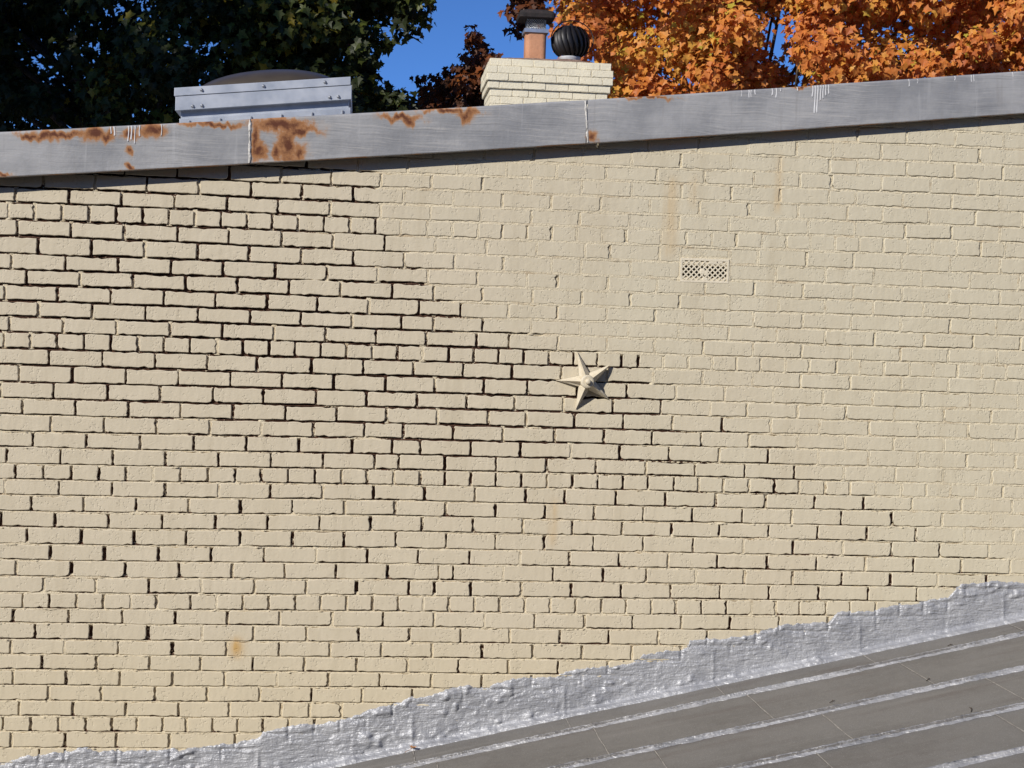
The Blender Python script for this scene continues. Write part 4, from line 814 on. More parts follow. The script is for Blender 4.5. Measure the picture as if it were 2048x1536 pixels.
flash = bpy.data.objects.new("roof_flashing", mf); COL.objects.link(flash)
tag(flash, "lumpy silver painted flashing sealing the foot of the brick wall to the tin roof", "flashing")

# ------------------------------------------------------------------ star anchor plate
MAT_STAR = simple_mat("cream_iron_paint", (0.60, 0.53, 0.40), 0.5, var=0.07, nscale=30, bump=0.0015, bscale=110)
star = thing("star_anchor_plate", "cream painted five pointed iron star bolted to the middle of the brick wall", "anchor plate", (0.963, -0.0, -0.158))
vs, fs = [], []
tipL = [0.128, 0.124, 0.126, 0.124, 0.128]
for k in range(5):
    a = math.radians(180 + 72 * k)
    tl = tipL[k]
    lift = 0.016 if k == 3 else 0.007
    vs.append((tl * math.cos(a), -lift, tl * math.sin(a)))                       # tip
    b = a + math.radians(36)
    vs.append((0.038 * math.cos(b), -0.022, 0.038 * math.sin(b)))               # valley
    vs.append((0.80 * tl * math.cos(a), -lift - 0.0125, 0.80 * tl * math.sin(a)))     # ridge near the tip
    vs.append((0.026 * math.cos(a), -0.056, 0.026 * math.sin(a)))               # ridge at the boss
    vs.append((0.022 * math.cos(b), -0.030, 0.022 * math.sin(b)))               # valley at the boss
    vs.append((tl * math.cos(a), -lift + 0.009, tl * math.sin(a)))               # rim behind tip
    vs.append((0.038 * math.cos(b), -0.008, 0.038 * math.sin(b)))               # rim behind valley
def I(k, j): return (k % 5) * 7 + j
for k in range(5):
    fs += [(I(k, 0), I(k, 1), I(k, 2)), (I(k, 2), I(k, 1), I(k, 4), I(k, 3))]
    fs += [(I(k, 0), I(k, 2), I(k - 1, 1)), (I(k - 1, 1), I(k, 2), I(k, 3), I(k - 1, 4))]
    fs += [(I(k, 0), I(k, 5), I(k, 6), I(k, 1)), (I(k - 1, 1), I(k - 1, 6), I(k, 5), I(k, 0))]
fs.append(tuple(I(k, 4) if j else I(k, 3) for k in range(5) for j in (0, 1)))
bm = bmesh.new(); bv = [bm.verts.new(v) for v in vs]
for f in fs: bm.faces.new([bv[i] for i in f])
bmesh.ops.recalc_face_normals(bm, faces=bm.faces)
bm_obj("star", bm, MAT_STAR, star)
def lathe(name, prof, axis_o, mat, parent=None, seg=28, axis='Y', smooth=True):
    """prof: (radius, distance along axis)"""
    v, f = [], []
    for rr, d in prof:
        for s in range(seg):
            a = 2 * math.pi * s / seg
            if axis == 'Y': v.append((axis_o[0] + rr * math.cos(a), axis_o[1] + d, axis_o[2] + rr * math.sin(a)))
            else: v.append((axis_o[0] + rr * math.cos(a), axis_o[1] + rr * math.sin(a), axis_o[2] + d))
    for i in range(len(prof) - 1):
        for s in range(seg):
            t_ = (s + 1) % seg
            f.append((i * seg + s, (i + 1) * seg + s, (i + 1) * seg + t_, i * seg + t_))
    f.append(tuple(range((len(prof) - 1) * seg, len(prof) * seg)))
    bm = bmesh.new(); bv = [bm.verts.new(q) for q in v]
    for q in f: bm.faces.new([bv[i] for i in q])
    bmesh.ops.recalc_face_normals(bm, faces=bm.faces)
    o = bm_obj(name, bm, mat, parent)
    if smooth: o.data.polygons.foreach_set("use_smooth", [len(p.vertices) == 4 for p in o.data.polygons])
    return o
lathe("boss", [(0.0285, -0.030), (0.0283, -0.055), (0.0262, -0.0585), (0.018, -0.059)], (0, 0, 0), MAT_STAR, star)
lathe("nut", [(0.0115, -0.057), (0.0112, -0.069), (0.0085, -0.073), (0.004, -0.0745)], (0.002, 0, 0.0), MAT_STAR, star, 12)
lathe("spacer", [(0.03, 0.004), (0.03, -0.031)], (0, 0, 0), MAT_STAR, star, 20)

# ------------------------------------------------------------------ lattice vent
MAT_VENT = simple_mat("cream_vent_paint", (0.72, 0.645, 0.50), 0.55, var=0.08, nscale=40, bump=0.0012, bscale=150)
MAT_DARK = simple_mat("dark_void", (0.008, 0.007, 0.006), 0.95, var=0.2)
vx0, vx1, vz0, vz1 = VENT
vent = thing("wall_vent", "small rectangular cream air vent with diagonal lattice high on the right of the wall", "vent", ((vx0 + vx1) / 2, 0, vz0))
V_INV = Matrix.Translation((-(vx0 + vx1) / 2, 0, -vz0))
def vent_child(o): o.parent = vent; o.matrix_parent_inverse = V_INV; return o
ix0, ix1, iz0, iz1 = vx0 + 0.010, vx1 - 0.010, vz0 + 0.008, vz1 - 0.010
bm = bmesh.new()
for d in ((vx0 + 0.002, ix0, -0.0015, 0.018, vz0, vz1), (ix1, vx1 - 0.002, -0.0015, 0.018, vz0, vz1), (ix0, ix1, -0.0015, 0.018, vz0, iz0), (ix0, ix1, -0.0015, 0.018, iz1, vz1)):
    bm_box(bm, *d)
bmesh.ops.recalc_face_normals(bm, faces=bm.faces)
vent_child(bm_obj("frame", bm, MAT_VENT))
# lattice bars clipped to the opening
bm = bmesh.new()
per = 0.0229
def clip_bar(c, sgn):
    # centre line z = iz0 + sgn*(x - c)
    pts = []
    xs_ = sorted([c, c + sgn * (iz1 - iz0)])
    a, b = max(xs_[0], ix0), min(xs_[1], ix1)
    if b - a < 0.004: return None
    return (a, iz0 + sgn * (a - c)), (b, iz0 + sgn * (b - c))
for sgn in (1, -1):
    c = ix0 - 0.12
    while c < ix1 + 0.12:
        cl = clip_bar(c, sgn)
        if cl:
            (xa, za), (xb, zb_) = cl
            dx, dz = xb - xa, zb_ - za; L = math.hypot(dx, dz); nx, nz2 = -dz / L, dx / L
            w = 0.0024; y0, y1 = (-0.0006, 0.011) if sgn > 0 else (-0.0002, 0.0105)
            q = []
            for yy in (y0, y1):
                for s, ee in ((-1, 0), (1, 0), (1, 1), (-1, 1)):
                    px, pz = (xb, zb_) if ee else (xa, za)
                    q.append(bm.verts.new((min(max(px + nx * w * s, ix0 - 0.003), ix1 + 0.003), yy, min(max(pz + nz2 * w * s, iz0 - 0.003), iz1 + 0.003))))
            for f in ((0, 1, 2, 3), (7, 6, 5, 4), (0, 4, 5, 1), (1, 5, 6, 2), (2, 6, 7, 3), (3, 7, 4, 0)):
                bm.faces.new([q[i] for i in f])
        c += per
bmesh.ops.recalc_face_normals(bm, faces=bm.faces)
vent_child(bm_obj("lattice", bm, MAT_VENT))
# paint clogged holes
for cx, cz, rx, rz in ((0.452, 0.45, 0.0115, 0.0105), (0.54, 0.38, 0.009, 0.011), (0.70, 0.93, 0.020, 0.0075), (0.83, 0.95, 0.015, 0.0065), (0.52, 0.04, 0.012, 0.010)):
    X0, Z0 = ix0 + (ix1 - ix0) * cx, iz0 + (iz1 - iz0) * cz
    vent_child(box_obj("clogged_paint", (X0 - rx, X0 + rx, -0.0011, 0.008, max(Z0 - rz, iz0 - 0.003), min(Z0 + rz, iz1 + 0.003)), MAT_VENT, bev=0.003))
vent_child(box_obj("shade_plate", (vx0 + 0.003, vx1 - 0.003, 0.019, 0.0235, vz0 + 0.002, vz1 - 0.002), MAT_DARK))  # near-black plate: its colour stands for the shade inside the vent
# painted mortar packed round the vent
nx, nz = 70, 60
Xv, Zv = np.meshgrid(np.linspace(vx0 - 0.012, vx1 + 0.014, nx), np.linspace(vz0 - 0.010, vz1 + 0.046, nz), indexing='ij')
inn = (Xv > vx0 + 0.004) & (Xv < vx1 - 0.004) & (Zv > vz0 + 0.003) & (Zv < vz1 - 0.003)
Yv = np.where(inn, 0.0238, 0.0022 + 0.0018 * fbm(Xv * 120, Zv * 120, 3.0, 3))
Yv = np.where((Xv < vx0 - 0.010) | (Xv > vx1 + 0.012) | (Zv < vz0 - 0.008) | (Zv > vz1 + 0.043), 0.012, Yv)
qd = grid_faces(nx, nz)
keep = ~(inn.ravel()[qd].all(axis=1))
mv = fast_mesh("vent_mortar", np.stack([Xv, Yv, Zv], -1), qd[keep], True)
add_attr(mv, "raw", np.zeros(nx * nz)); mv.materials.append(MAT_MORTAR)
ov = bpy.data.objects.new("mortar_packing", mv); COL.objects.link(ov); wall_child(ov)

# ------------------------------------------------------------------ skylight on the roof
def make_galv():
    t = NT("galvanised_sheet")
    P = t.pos()
    a = t.noise(P, 9, 5, 0.6); v = t.voronoi(P, 34)
    c = t.mix(t.ramp(a, 0.3, 0.7), (0.37, 0.41, 0.48), (0.47, 0.50, 0.56))
    c = t.mix(t.lin(v, 0.0, 0.6, 0.0, 0.2), c, (0.60, 0.63, 0.68))
    t.bsdf(c, t.lin(a, 0.3, 0.7, 0.36, 0.5), t.bump(t.noise(P, 4, 2), 0.004, 0.3), metallic=0.35, spec=0.5)
    return t.m
MAT_GALV = make_galv()
MAT_BOLT = simple_mat("zinc_bolt", (0.42, 0.43, 0.45), 0.35, metallic=0.8, var=0.1)
MAT_DOME = simple_mat("bronze_acrylic", (0.060, 0.048, 0.036), 0.30, var=0.10)
SKS = 0.111                                        # it sits on the slope of the roof
sky_l = thing("roof_skylight", "galvanised metal roof skylight with bronze dome behind the coping", "skylight", (-0.47, 1.4, 0.95))
S_INV = Matrix.Translation((0.47, -1.4, -0.95))
def sk(o): o.parent = sky_l; o.matrix_parent_inverse = S_INV; return o
def zsk(z_at_left): return z_at_left - SKS * (-0.887)
zA, zB, zC = zsk(1.143), zsk(1.103), zsk(1.0365)
sk(box_obj("upper_band", (-0.887, -0.064, 1.000, 1.86, zB + 0.0015, zA), MAT_GALV, bev=0.0015, sx=SKS))
sk(box_obj("lower_band", (-0.881, -0.058, 1.004, 1.856, zC, zB), MAT_GALV, bev=0.0015, sx=SKS))
zD = zsk(1.004) - 0.0035
sk(box_obj("curb", (-0.857, -0.070, 1.035, 1.83, zD + 0.0, zC + 0.001), MAT_GALV, bev=0.001, sx=SKS))
sk(box_obj("curb_flange", (-0.862, -0.060, 1.020, 1.84, zD - 0.20, zD - 0.0006), MAT_GALV, bev=0.002, sx=SKS))
for bx_, bz_ in ((402, 184), (527, 176), (650, 167.3)):
    pass
def bolt(x, z, y):
    lathe("bolt", [(0.0085, 0.002), (0.0085, -0.001), (0.0055, -0.002), (0.0052, -0.0075), (0.003, -0.009)], (x, y, z + SKS * x), MAT_BOLT, None, 10)
    sk(bpy.context.scene.objects[-1] if False else LAST[0])
LAST = [None]
_l = lathe
def lathe(*a, **k):
    o = _l(*a, **k); LAST[0] = o; return o
for x, dz in ((-0.760, 0.021), (-0.472, 0.021), (-0.184, 0.021)): bolt(x, zB + dz, 1.0)
for x in (-0.800, -0.757, -0.160, -0.119): bolt(x, zC + 0.015, 1.004)
for k in range(6):
    x = -0.815 + k * 0.1435
    sk(box_obj("clip", (x - 0.004, x + 0.004, 1.0135, 1.0195, zD - 0.040, zD - 0.013), MAT_BOLT, bev=0.001, sx=SKS))
# dome
n1, n2 = 40, 16
dvv, dff = [], []
for i in range(n2 + 1):
    t_ = i / n2
    rr = math.cos(t_ * math.pi / 2); hh = math.sin(t_ * math.pi / 2)
    for j in range(n1):
        a = 2 * math.pi * j / n1
        ca, sa = math.cos(a), math.sin(a)
        se = (abs(ca) ** 3 + abs(sa) ** 3) ** (-1 / 3)
        kx = 1 + (se - 1) * (1 - t_)
        x = -0.475 + 0.36 * rr * ca * kx; y = 1.43 + 0.37 * rr * sa * kx
        dvv.append((x, y, zA - 0.003 + 0.118 * hh + SKS * x))
for i in range(n2):
    for j in range(n1):
        dff.append((i * n1 + j, i * n1 + (j + 1) % n1, (i + 1) * n1 + (j + 1) % n1, (i + 1) * n1 + j))
sk(mesh_obj("dome", dvv, dff, MAT_DOME, None, True))

# ------------------------------------------------------------------ chimney
def make_chim_mat():
    t = NT("chimney_paint")
    P = t.pos()
    c = t.mix(t.ramp(t.noise(P, 5, 5), 0.3, 0.7), (0.75, 0.675, 0.495), (0.66, 0.60, 0.45))
    sp = t.noise(P, 45, 5, 0.7)
    c = t.mix(t.ramp(sp, 0.60, 0.74, 0, 0.75), c, (0.25, 0.22, 0.17))
    t.bsdf(c, 0.65, t.bump(t.noise(P, 55, 5), 0.006, 0.7), spec=0.3)
    return t.m
MAT_CHIM = make_chim_mat()
MAT_CHIM_MORTAR = simple_mat("chimney_mortar", (0.52, 0.46, 0.33), 0.85, var=0.3, nscale=30, bump=0.006, bscale=80)
MAT_WASH = simple_mat("mortar_crown", (0.27, 0.175, 0.125), 0.9, var=0.35, nscale=14, bump=0.02, bscale=30)
CHY = 7.60
chim = thing("brick_chimney", "cream painted brick chimney with corbelled top standing behind the coping", "chimney", (1.66, CHY + 0.4, 1.05))
H_INV = Matrix.Translation((-1.66, -CHY - 0.4, -1.05))
def chc(o): o.parent = chim; o.matrix_parent_inverse = H_INV; return o
pxm = 0.00451 / 6.4
def cx(zx): return 1.092 + (zx - 215) * pxm
courses = [  # out = how far the course stands proud, joints measured along the front
    (0.020, [250, 530, 810, 1075, 1370, 1670, 1815]),
    (0.034, [215, 350, 655, 955, 1255, 1555, 1842]),
    (0.034, [215, 497, 803, 1110, 1400, 1700, 1840]),
    (0.018, [236, 380, 675, 975, 1270, 1530, 1812]),
    (0.0, [265, 552, 760, 857, 1160, 1330, 1630, 1780]),
    (0.0, [265, 400, 697, 1000, 1290, 1560, 1780]),
    (0.0, [265, 545, 840, 1140, 1430, 1780]),
    (0.0, [265, 400, 697, 1000, 1290, 1560, 1780]),
    (0.0, [265, 545, 840, 1140, 1430, 1780]),
]
ztop = 2.535; cp = 0.0672; depth = 0.66
crng = random.Random(5)
CS = [brick_shape(crng, 0.203, 0.058) for _ in range(10)]
CSM = [shape_mesh("chimney_brick", s, MAT_CHIM) for s in CS]
for i, (outp, js) in enumerate(courses):
    z1 = ztop - i * cp; z0 = z1 - cp
    xa, xb = cx(js[0]), cx(js[-1])
    yf = CHY - outp
    bm = bmesh.new(); bm_box(bm, xa + 0.0028, xb - 0.0028, yf + 0.0028, CHY + depth + outp - 0.0028, z0 + 0.0004, z1 - 0.0004)
    bmesh.ops.recalc_face_normals(bm, faces=bm.faces)
    chc(bm_obj("mortar_course", bm, MAT_CHIM_MORTAR))
    for k in range(len(js) - 1):
        a, b = cx(js[k]) + 0.0035, cx(js[k + 1]) - 0.0035
        o = bpy.data.objects.new("brick", CSM[crng.randrange(10)]); COL.objects.link(o)
        o.matrix_basis = Matrix.Translation(((a + b) / 2, yf - 0.0005 + crng.gauss(0, 0.0012), (z0 + z1) / 2)) @ Matrix.Diagonal(((b - a) / 0.203, 1, 0.0615 / 0.058, 1))
        chc(o)
    # left flank, end faces of the bricks
    ys = [yf + 0.002, yf + 0.10, yf + 0.31, yf + 0.52, CHY + depth + outp] if i % 2 else [yf + 0.002, yf + 0.205, yf + 0.415, yf + 0.62, CHY + depth + outp]
    for k in range(4):
        a, b = ys[k] + 0.0035, ys[k + 1] - 0.0035
        o = bpy.data.objects.new("brick", CSM[crng.randrange(10)]); COL.objects.link(o)
        o.matrix_basis = Matrix.Translation((xa + 0.0005 + crng.gauss(0, 0.001), (a + b) / 2, (z0 + z1) / 2)) @ Matrix.Rotation(-math.pi / 2, 4, 'Z') @ Matrix.Diagonal(((b - a) / 0.203, 1, 0.0615 / 0.058, 1))
        chc(o)
shaft = box_obj("shaft", (cx(265) + 0.008, cx(1780) - 0.008, CHY + 0.008, CHY + depth - 0.008, 0.9, ztop - 9 * cp), MAT_CHIM_MORTAR)
chc(shaft)
# mortar crown on top
n = 30
Xc, Yc = np.meshgrid(np.linspace(cx(262), cx(1806), n), np.linspace(CHY - 0.012, CHY + depth + 0.012, 16), indexing='ij')
ed = np.minimum(np.minimum(Xc - cx(262), cx(1806) - Xc), np.minimum(Yc - CHY + 0.012, CHY + depth + 0.012 - Yc))
Zc = ztop - 0.004 + 0.058 * np.clip(ed / 0.20, 0, 1) + 0.012 * fbm(Xc * 9, Yc * 9, 1.0, 3) * np.clip(ed / 0.05, 0, 1)
Zc = Zc - 0.05 * np.clip((Xc - 1.95) / 0.3, 0, 1) * np.clip(ed / 0.1, 0, 1)
mc = fast_mesh("mortar_crown", np.stack([Xc, Yc, Zc], -1), grid_faces(n, 16), True); mc.materials.append(MAT_WASH)
oc_ = bpy.data.objects.new("mortar_crown", mc); COL.objects.link(oc_); chc(oc_)
# clay flue
MAT_CLAY = simple_mat("clay_flue", (0.47, 0.225, 0.120), 0.75, var=0.14, nscale=9, bump=0.004, bscale=60)
bm = bmesh.new(); bm_box(bm, 1.456, 1.648, 7.80, 7.99, 2.50, 2.822)
bmesh.ops.bevel(bm, geom=[e for e in bm.edges if abs((e.verts[0].co - e.verts[1].co).z) > 0.1], offset=0.045, segments=5, profile=0.5, affect='EDGES')
bmesh.ops.recalc_face_normals(bm, faces=bm.faces)
chc(bm_obj("clay_flue", bm, MAT_CLAY))

# chimney cap
MAT_RUSTDARK = simple_mat("dark_rusted_steel", (0.020, 0.013, 0.011), 0.75, var=0.4, nscale=18, bump=0.004)
MAT_STEEL = simple_mat("bare_steel", (0.45, 0.46, 0.48), 0.35, metallic=0.7, var=0.15)
cap = thing("chimney_cap", "dark metal rain cap with wire mesh on the square clay flue", "chimney cap", (1.552, 7.895, 2.82))
K_INV = Matrix.Translation((-1.552, -7.895, -2.82))
def kc(o): o.parent = cap; o.matrix_parent_inverse = K_INV; return o
bm = bmesh.new()
bm_box(bm, 1.440, 1.662, 7.785, 8.005, 2.822, 2.855); bmesh.ops.recalc_face_normals(bm, faces=bm.faces)
kc(bm_obj("band", bm, MAT_STEEL))
bm = bmesh.new()
x0, x1, y0, y1 = 1.388, 1.714, 7.735, 8.055
ring = [(x0, x1, y0, y1, 2.952), (x0 - 0.004, x1 + 0.004, y0 - 0.004, y1 + 0.004, 2.985), (x0 + 0.01, x1 - 0.01, y0 + 0.01, y1 - 0.01, 3.012), (x0 + 0.06, x1 - 0.06, y0 + 0.06, y1 - 0.06, 3.032)]
R4 = []
for a, b, c_, d, z in ring:
    pts = []
    rr = 0.035
    for (qx, qy, a0) in ((b - rr, c_ + rr, -90), (b - rr, d - rr, 0), (a + rr, d - rr, 90), (a + rr, c_ + rr, 180)):
        for s in range(4):
            an = math.radians(a0 + 30 * s); pts.append(bm.verts.new((qx + rr * math.cos(an), qy + rr * math.sin(an), z)))
    R4.append(pts)
for i in range(3):
    for j in range(16):
        bm.faces.new((R4[i][j], R4[i][(j + 1) % 16], R4[i + 1][(j + 1) % 16], R4[i + 1][j]))
bm.faces.new(R4[3]); bm.faces.new(R4[0][::-1])
bmesh.ops.recalc_face_normals(bm, faces=bm.faces)
kc(bm_obj("lid", bm, MAT_RUSTDARK))
# expanded wire mesh on four sides
bm = bmesh.new()
def wire(bm, p, q, r_=0.0016):
    p, q = Vector(p), Vector(q); d = (q - p).normalized()
    a = d.cross(Vector((0.3, 0.2, 0.9))).normalized() * r_; b = d.cross(a).normalized() * r_
    A = [bm.verts.new(p + v) for v in (a, b, -a, -b)]; B_ = [bm.verts.new(q + v) for v in (a, b, -a, -b)]
    for i in range(4): bm.faces.new((A[i], A[(i + 1) % 4], B_[(i + 1) % 4], B_[i]))
mx0, mx1, my0, my1, mz0, mz1 = 1.466, 1.638, 7.81, 7.98, 2.853, 2.945
nzr, per_ = 4, 0.0215
for (ax, ay), (bx2, by2) in (((mx0, my0), (mx1, my0)), ((mx1, my0), (mx1, my1)), ((mx1, my1), (mx0, my1)), ((mx0, my1), (mx0, my0))):
    nn = 8
    for i in range(nn):
        for j in range(nzr):
            f0, f1 = i / nn, (i + 1) / nn
            za, zb2 = mz0 + (mz1 - mz0) * j / nzr, mz0 + (mz1 - mz0) * (j + 1) / nzr
            pa = (ax + (bx2 - ax) * f0, ay + (by2 - ay) * f0); pb = (ax + (bx2 - ax) * f1, ay + (by2 - ay) * f1)
            pm = ((pa[0] + pb[0]) / 2, (pa[1] + pb[1]) / 2)
            zmid = (za + zb2) / 2
            wire(bm, (*pa, za), (*pm, zmid)); wire(bm, (*pm, zmid), (*pb, za))
            wire(bm, (*pa, zb2), (*pm, zmid)); wire(bm, (*pm, zmid), (*pb, zb2))
kc(bm_obj("wire_mesh", bm, MAT_STEEL))

# turbine vent
MAT_BLACK = simple_mat("black_turbine_paint", (0.012, 0.010, 0.010), 0.5, var=0.3, nscale=20)
MAT_COLLAR = simple_mat("grey_collar", (0.46, 0.46, 0.47), 0.5, var=0.15)
tcx, tcy, tcz = 1.884, 7.93, 2.772
turb = thing("turbine_vent", "round black spinning turbine vent on top of the cream chimney", "roof vent", (tcx, tcy, 2.55))
T_INV = Matrix.Translation((-tcx, -tcy, -2.55))
def tc(o): o.parent = turb; o.matrix_parent_inverse = T_INV; return o
tc(lathe("collar", [(0.095, 2.53 - 2.55), (0.092, 0.065), (0.104, 0.078), (0.100, 0.085)], (tcx, tcy, 2.55), MAT_COLLAR, None, 32, 'Z'))
tc(lathe("inner_core", [(0.09, 0.115), (0.135, 0.16), (0.150, 0.225), (0.135, 0.29), (0.08, 0.345), (0.02, 0.355)], (tcx, tcy, 2.55), MAT_BLACK, None, 28, 'Z'))
def tr(t_):   # radius and height on the onion profile, t 0..1 from the foot up
    a = -1.05 + t_ * 2.35
    return 0.180 * math.cos(a) ** 0.75 if math.cos(a) > 0 else 0.0, tcz + 0.152 * math.sin(a)
for k in range(20):
    v, f = [], []
    n = 12
    for i in range(n + 1):
        t_ = i / n; rr, z = tr(t_)
        tw = -0.55 * t_ + k * 2 * math.pi / 20
        for w_, dr in ((0.0, 0.0), (0.13, 0.0), (0.235, -0.018)):
            R_ = max(rr + dr, 0.012)
            v.append((tcx + R_ * math.cos(tw + w_), tcy + R_ * math.sin(tw + w_), z))
    for i in range(n):
        for j in (0, 1):
            a = i * 3 + j; f.append((a, a + 1, a + 4, a + 3))
    tc(mesh_obj("vane", v, f, MAT_BLACK, None, True))
tc(lathe("top_cap", [(0.055, 0.358), (0.045, 0.372), (0.012, 0.382), (0.009, 0.398)], (tcx, tcy, 2.55), MAT_BLACK, None, 20, 'Z'))
bm = bmesh.new()
pr = None
for i in range(25):
    a = math.radians(-58 + i * 296 / 24)
    q = (tcx + 0.197 * math.sin(a) * -1, tcy - 0.02, tcz + 0.012 + 0.150 * math.cos(a - 0)) if False else None
loop = []
for i in range(33):
    a = math.radians(-55 + i * 290 / 32)
    loop.append((tcx + 0.012 + 0.196 * math.cos(a), tcy - 0.03, tcz + 0.022 + 0.172 * math.sin(a)))
for a, b in zip(loop[:-1], loop[1:]): wire(bm, a, b, 0.0055)
tc(bm_obj("bracket", bm, MAT_BLACK))

# ------------------------------------------------------------------ trees
LEAF = [(0, 0.02), (0.31, -0.06), (0.25, 0.12), (0.50, 0.34), (0.25, 0.45), (0, 0.92)]
LEAF = LEAF + [(-x, y) for x, y in LEAF[1:-1]][::-1]
LEAF = np.array(LEAF) - np.array([0, 0.32])
def leaf_fan():
    n = len(LEAF)
    return np.array([(n, i, (i + 1) % n) for i in range(n)])
def crown(name, clumps, per_m, size, mat, parent, seed, inv, droop=0.7, zmin=None):
    rng = np.random.default_rng(seed)
    P, Nrm, cid, cj = [], [], [], []
    allc = np.array([c[:3] for c in clumps]) / 100.0
    ctr = allc.mean(0)
    for i, (x, y, z, r) in enumerate(clumps):
        rr = r / 100.0
        n = int(per_m * (rr / 0.3) ** 2) + 6
        d = rng.normal(size=(n, 3)); d /= np.linalg.norm(d, axis=1)[:, None]
        rad = rr * rng.random(n)[:, None] ** 0.45
        p = np.array([x, y, z]) / 100.0 + d * rad * np.array([1.1, 1.0, 0.85])
        P.append(p)
        Nrm.append(d * 0.75 + np.array([-0.35, -0.60, 0.42]) + rng.normal(size=(n, 3)) * 0.45)
        cid.append(np.full(n, rng.random())); cj.append(rng.random(n))
    P = np.concatenate(P); N = np.concatenate(Nrm); cid = np.concatenate(cid); cj = np.concatenate(cj)
    N /= np.linalg.norm(N, axis=1)[:, None]
    n = len(P)
    tip = np.array([0, 0, -1.0]) * droop + rng.normal(size=(n, 3)) * 0.6
    tip -= N * (tip * N).sum(1)[:, None]; tip /= np.linalg.norm(tip, axis=1)[:, None]
    side = np.cross(tip, N)
    s = size * rng.uniform(0.65, 1.25, n)
    lv = np.concatenate([LEAF, [[0, 0.02]]])
    fold = rng.uniform(0.05, 0.40, n); curl = rng.uniform(-0.1, 0.45, n)
    co = (P[:, None] + s[:, None, None] * (lv[None, :, 0, None] * side[:, None] + lv[None, :, 1, None] * tip[:, None]
          + (np.abs(lv[None, :, 0]) * fold[:, None] - lv[None, :, 1] ** 2 * curl[:, None])[:, :, None] * N[:, None]))
    fan = leaf_fan(); nv = len(lv)
    q = (np.arange(n)[:, None, None] * nv + fan[None]).reshape(-1, 3)
    m_ = fast_mesh(name, co, q, False)
    add_attr(m_, "hue", np.repeat(np.clip(cid * 0.55 + cj * 0.45, 0, 1), nv))
    add_attr(m_, "jit", np.repeat(rng.random(n), nv))
    m_.materials.append(mat)
    o_ = bpy.data.objects.new(name, m_); COL.objects.link(o_); o_.parent = parent; o_.matrix_parent_inverse = inv
    return o_

def leaf_mat(name, stops, rough=0.45, trans=0.4, spec=0.4):
    t = NT(name)
    r_ = t.n("ValToRGB"); e = r_.color_ramp.elements
    while len(e) < len(stops): e.new(0.5)
    for el, (p_, c_) in zip(e, stops): el.position = p_; el.color = (*c_, 1)
    t.set(r_.inputs[0], t.math('ADD', t.attr("hue"), t.math('MULTIPLY', t.math('SUBTRACT', t.attr("jit"), 0.5), 0.35), clamp=True))
    c = t.mix(t.lin(t.noise(t.pos(), 45, 3), 0.3, 0.7, 0, 0.3), r_.outputs[0], (0.14, 0.07, 0.02) if 'orange' in name else (0.03, 0.02, 0.008), 'MIX')
    b = t.bsdf(c, rough, spec=spec)
    tr_ = t.n("BsdfTranslucent"); t.set(tr_.inputs[0], c)
    mx = t.n("MixShader"); mx.inputs[0].default_value = trans
    t.t.links.new(b.outputs[0], mx.inputs[1]); t.t.links.new(tr_.outputs[0], mx.inputs[2])
    t.t.links.new(mx.outputs[0], t.out.inputs[0])
    return t.m
MAT_BARK = simple_mat("bark", (0.085, 0.070, 0.058), 0.9, var=0.4, nscale=10, bump=0.03, bscale=24)

def limb(bm, pts, rads, seg=8):
    prev = None
    for i, p in enumerate(pts):
        p = Vector(p)
        d = (Vector(pts[min(i + 1, len(pts) - 1)]) - Vector(pts[max(i - 1, 0)])).normalized()
        a = d.cross(Vector((0.21, 0.93, 0.13))).normalized(); b = d.cross(a)
        ringv = [bm.verts.new(p + (a * math.cos(2 * math.pi * s / seg) + b * math.sin(2 * math.pi * s / seg)) * rads[i]) for s in range(seg)]
        if prev:
            for s in range(seg): bm.faces.new((prev[s], prev[(s + 1) % seg], ringv[(s + 1) % seg], ringv[s]))
        prev = ringv

def tree(name, label, base, fork_z, clumps, mat, per_m, size, seed, tr_r=0.22, n_limb=26, lr=0.42, lim=None):
    rng = random.Random(seed)
    t_ = thing(name, label, "tree", base)
    inv = Matrix.Translation(-Vector(base))
    top = (base[0] + rng.uniform(-0.3, 0.3), base[1] + rng.uniform(-0.2, 0.2), fork_z)
    bm = bmesh.new()
    n = 8
    limb(bm, [tuple(base[k] + (top[k] - base[k]) * i / n + (rng.uniform(-0.06, 0.06) if 0 < i < n and k < 2 else 0) for k in range(3)) for i in range(n + 1)],
         [tr_r * (1.35 - 0.55 * i / n) for i in range(n + 1)], 12)
    o1 = bm_obj("trunk", bm, MAT_BARK, t_, True); o1.matrix_parent_inverse = inv
    bm = bmesh.new()
    for k in range(n_limb):
        c = clumps[rng.randrange(lim or len(clumps))]
        e = Vector(c[:3]) / 100.0
        s = Vector(top) + Vector((0, 0, rng.uniform(-1.2, 0.2)))
        pts = []
        for i in range(7):
            f = i / 6
            q = s.lerp(e, f); q.z += 0.5 * math.sin(f * math.pi) * (0.6 if e.z > s.z else 0.2)
            q += Vector((rng.uniform(-0.08, 0.08), rng.uniform(-0.08, 0.08), rng.uniform(-0.06, 0.06))) * (1 if 0 < i < 6 else 0)
            pts.append(q)
        limb(bm, pts, [tr_r * lr * (1 - 0.9 * i / 6) for i in range(7)], 6)
    o2 = bm_obj("limbs", bm, MAT_BARK, t_, True); o2.matrix_parent_inverse = inv
    crown("crown", clumps, per_m, size, mat, t_, seed, inv)
    return t_

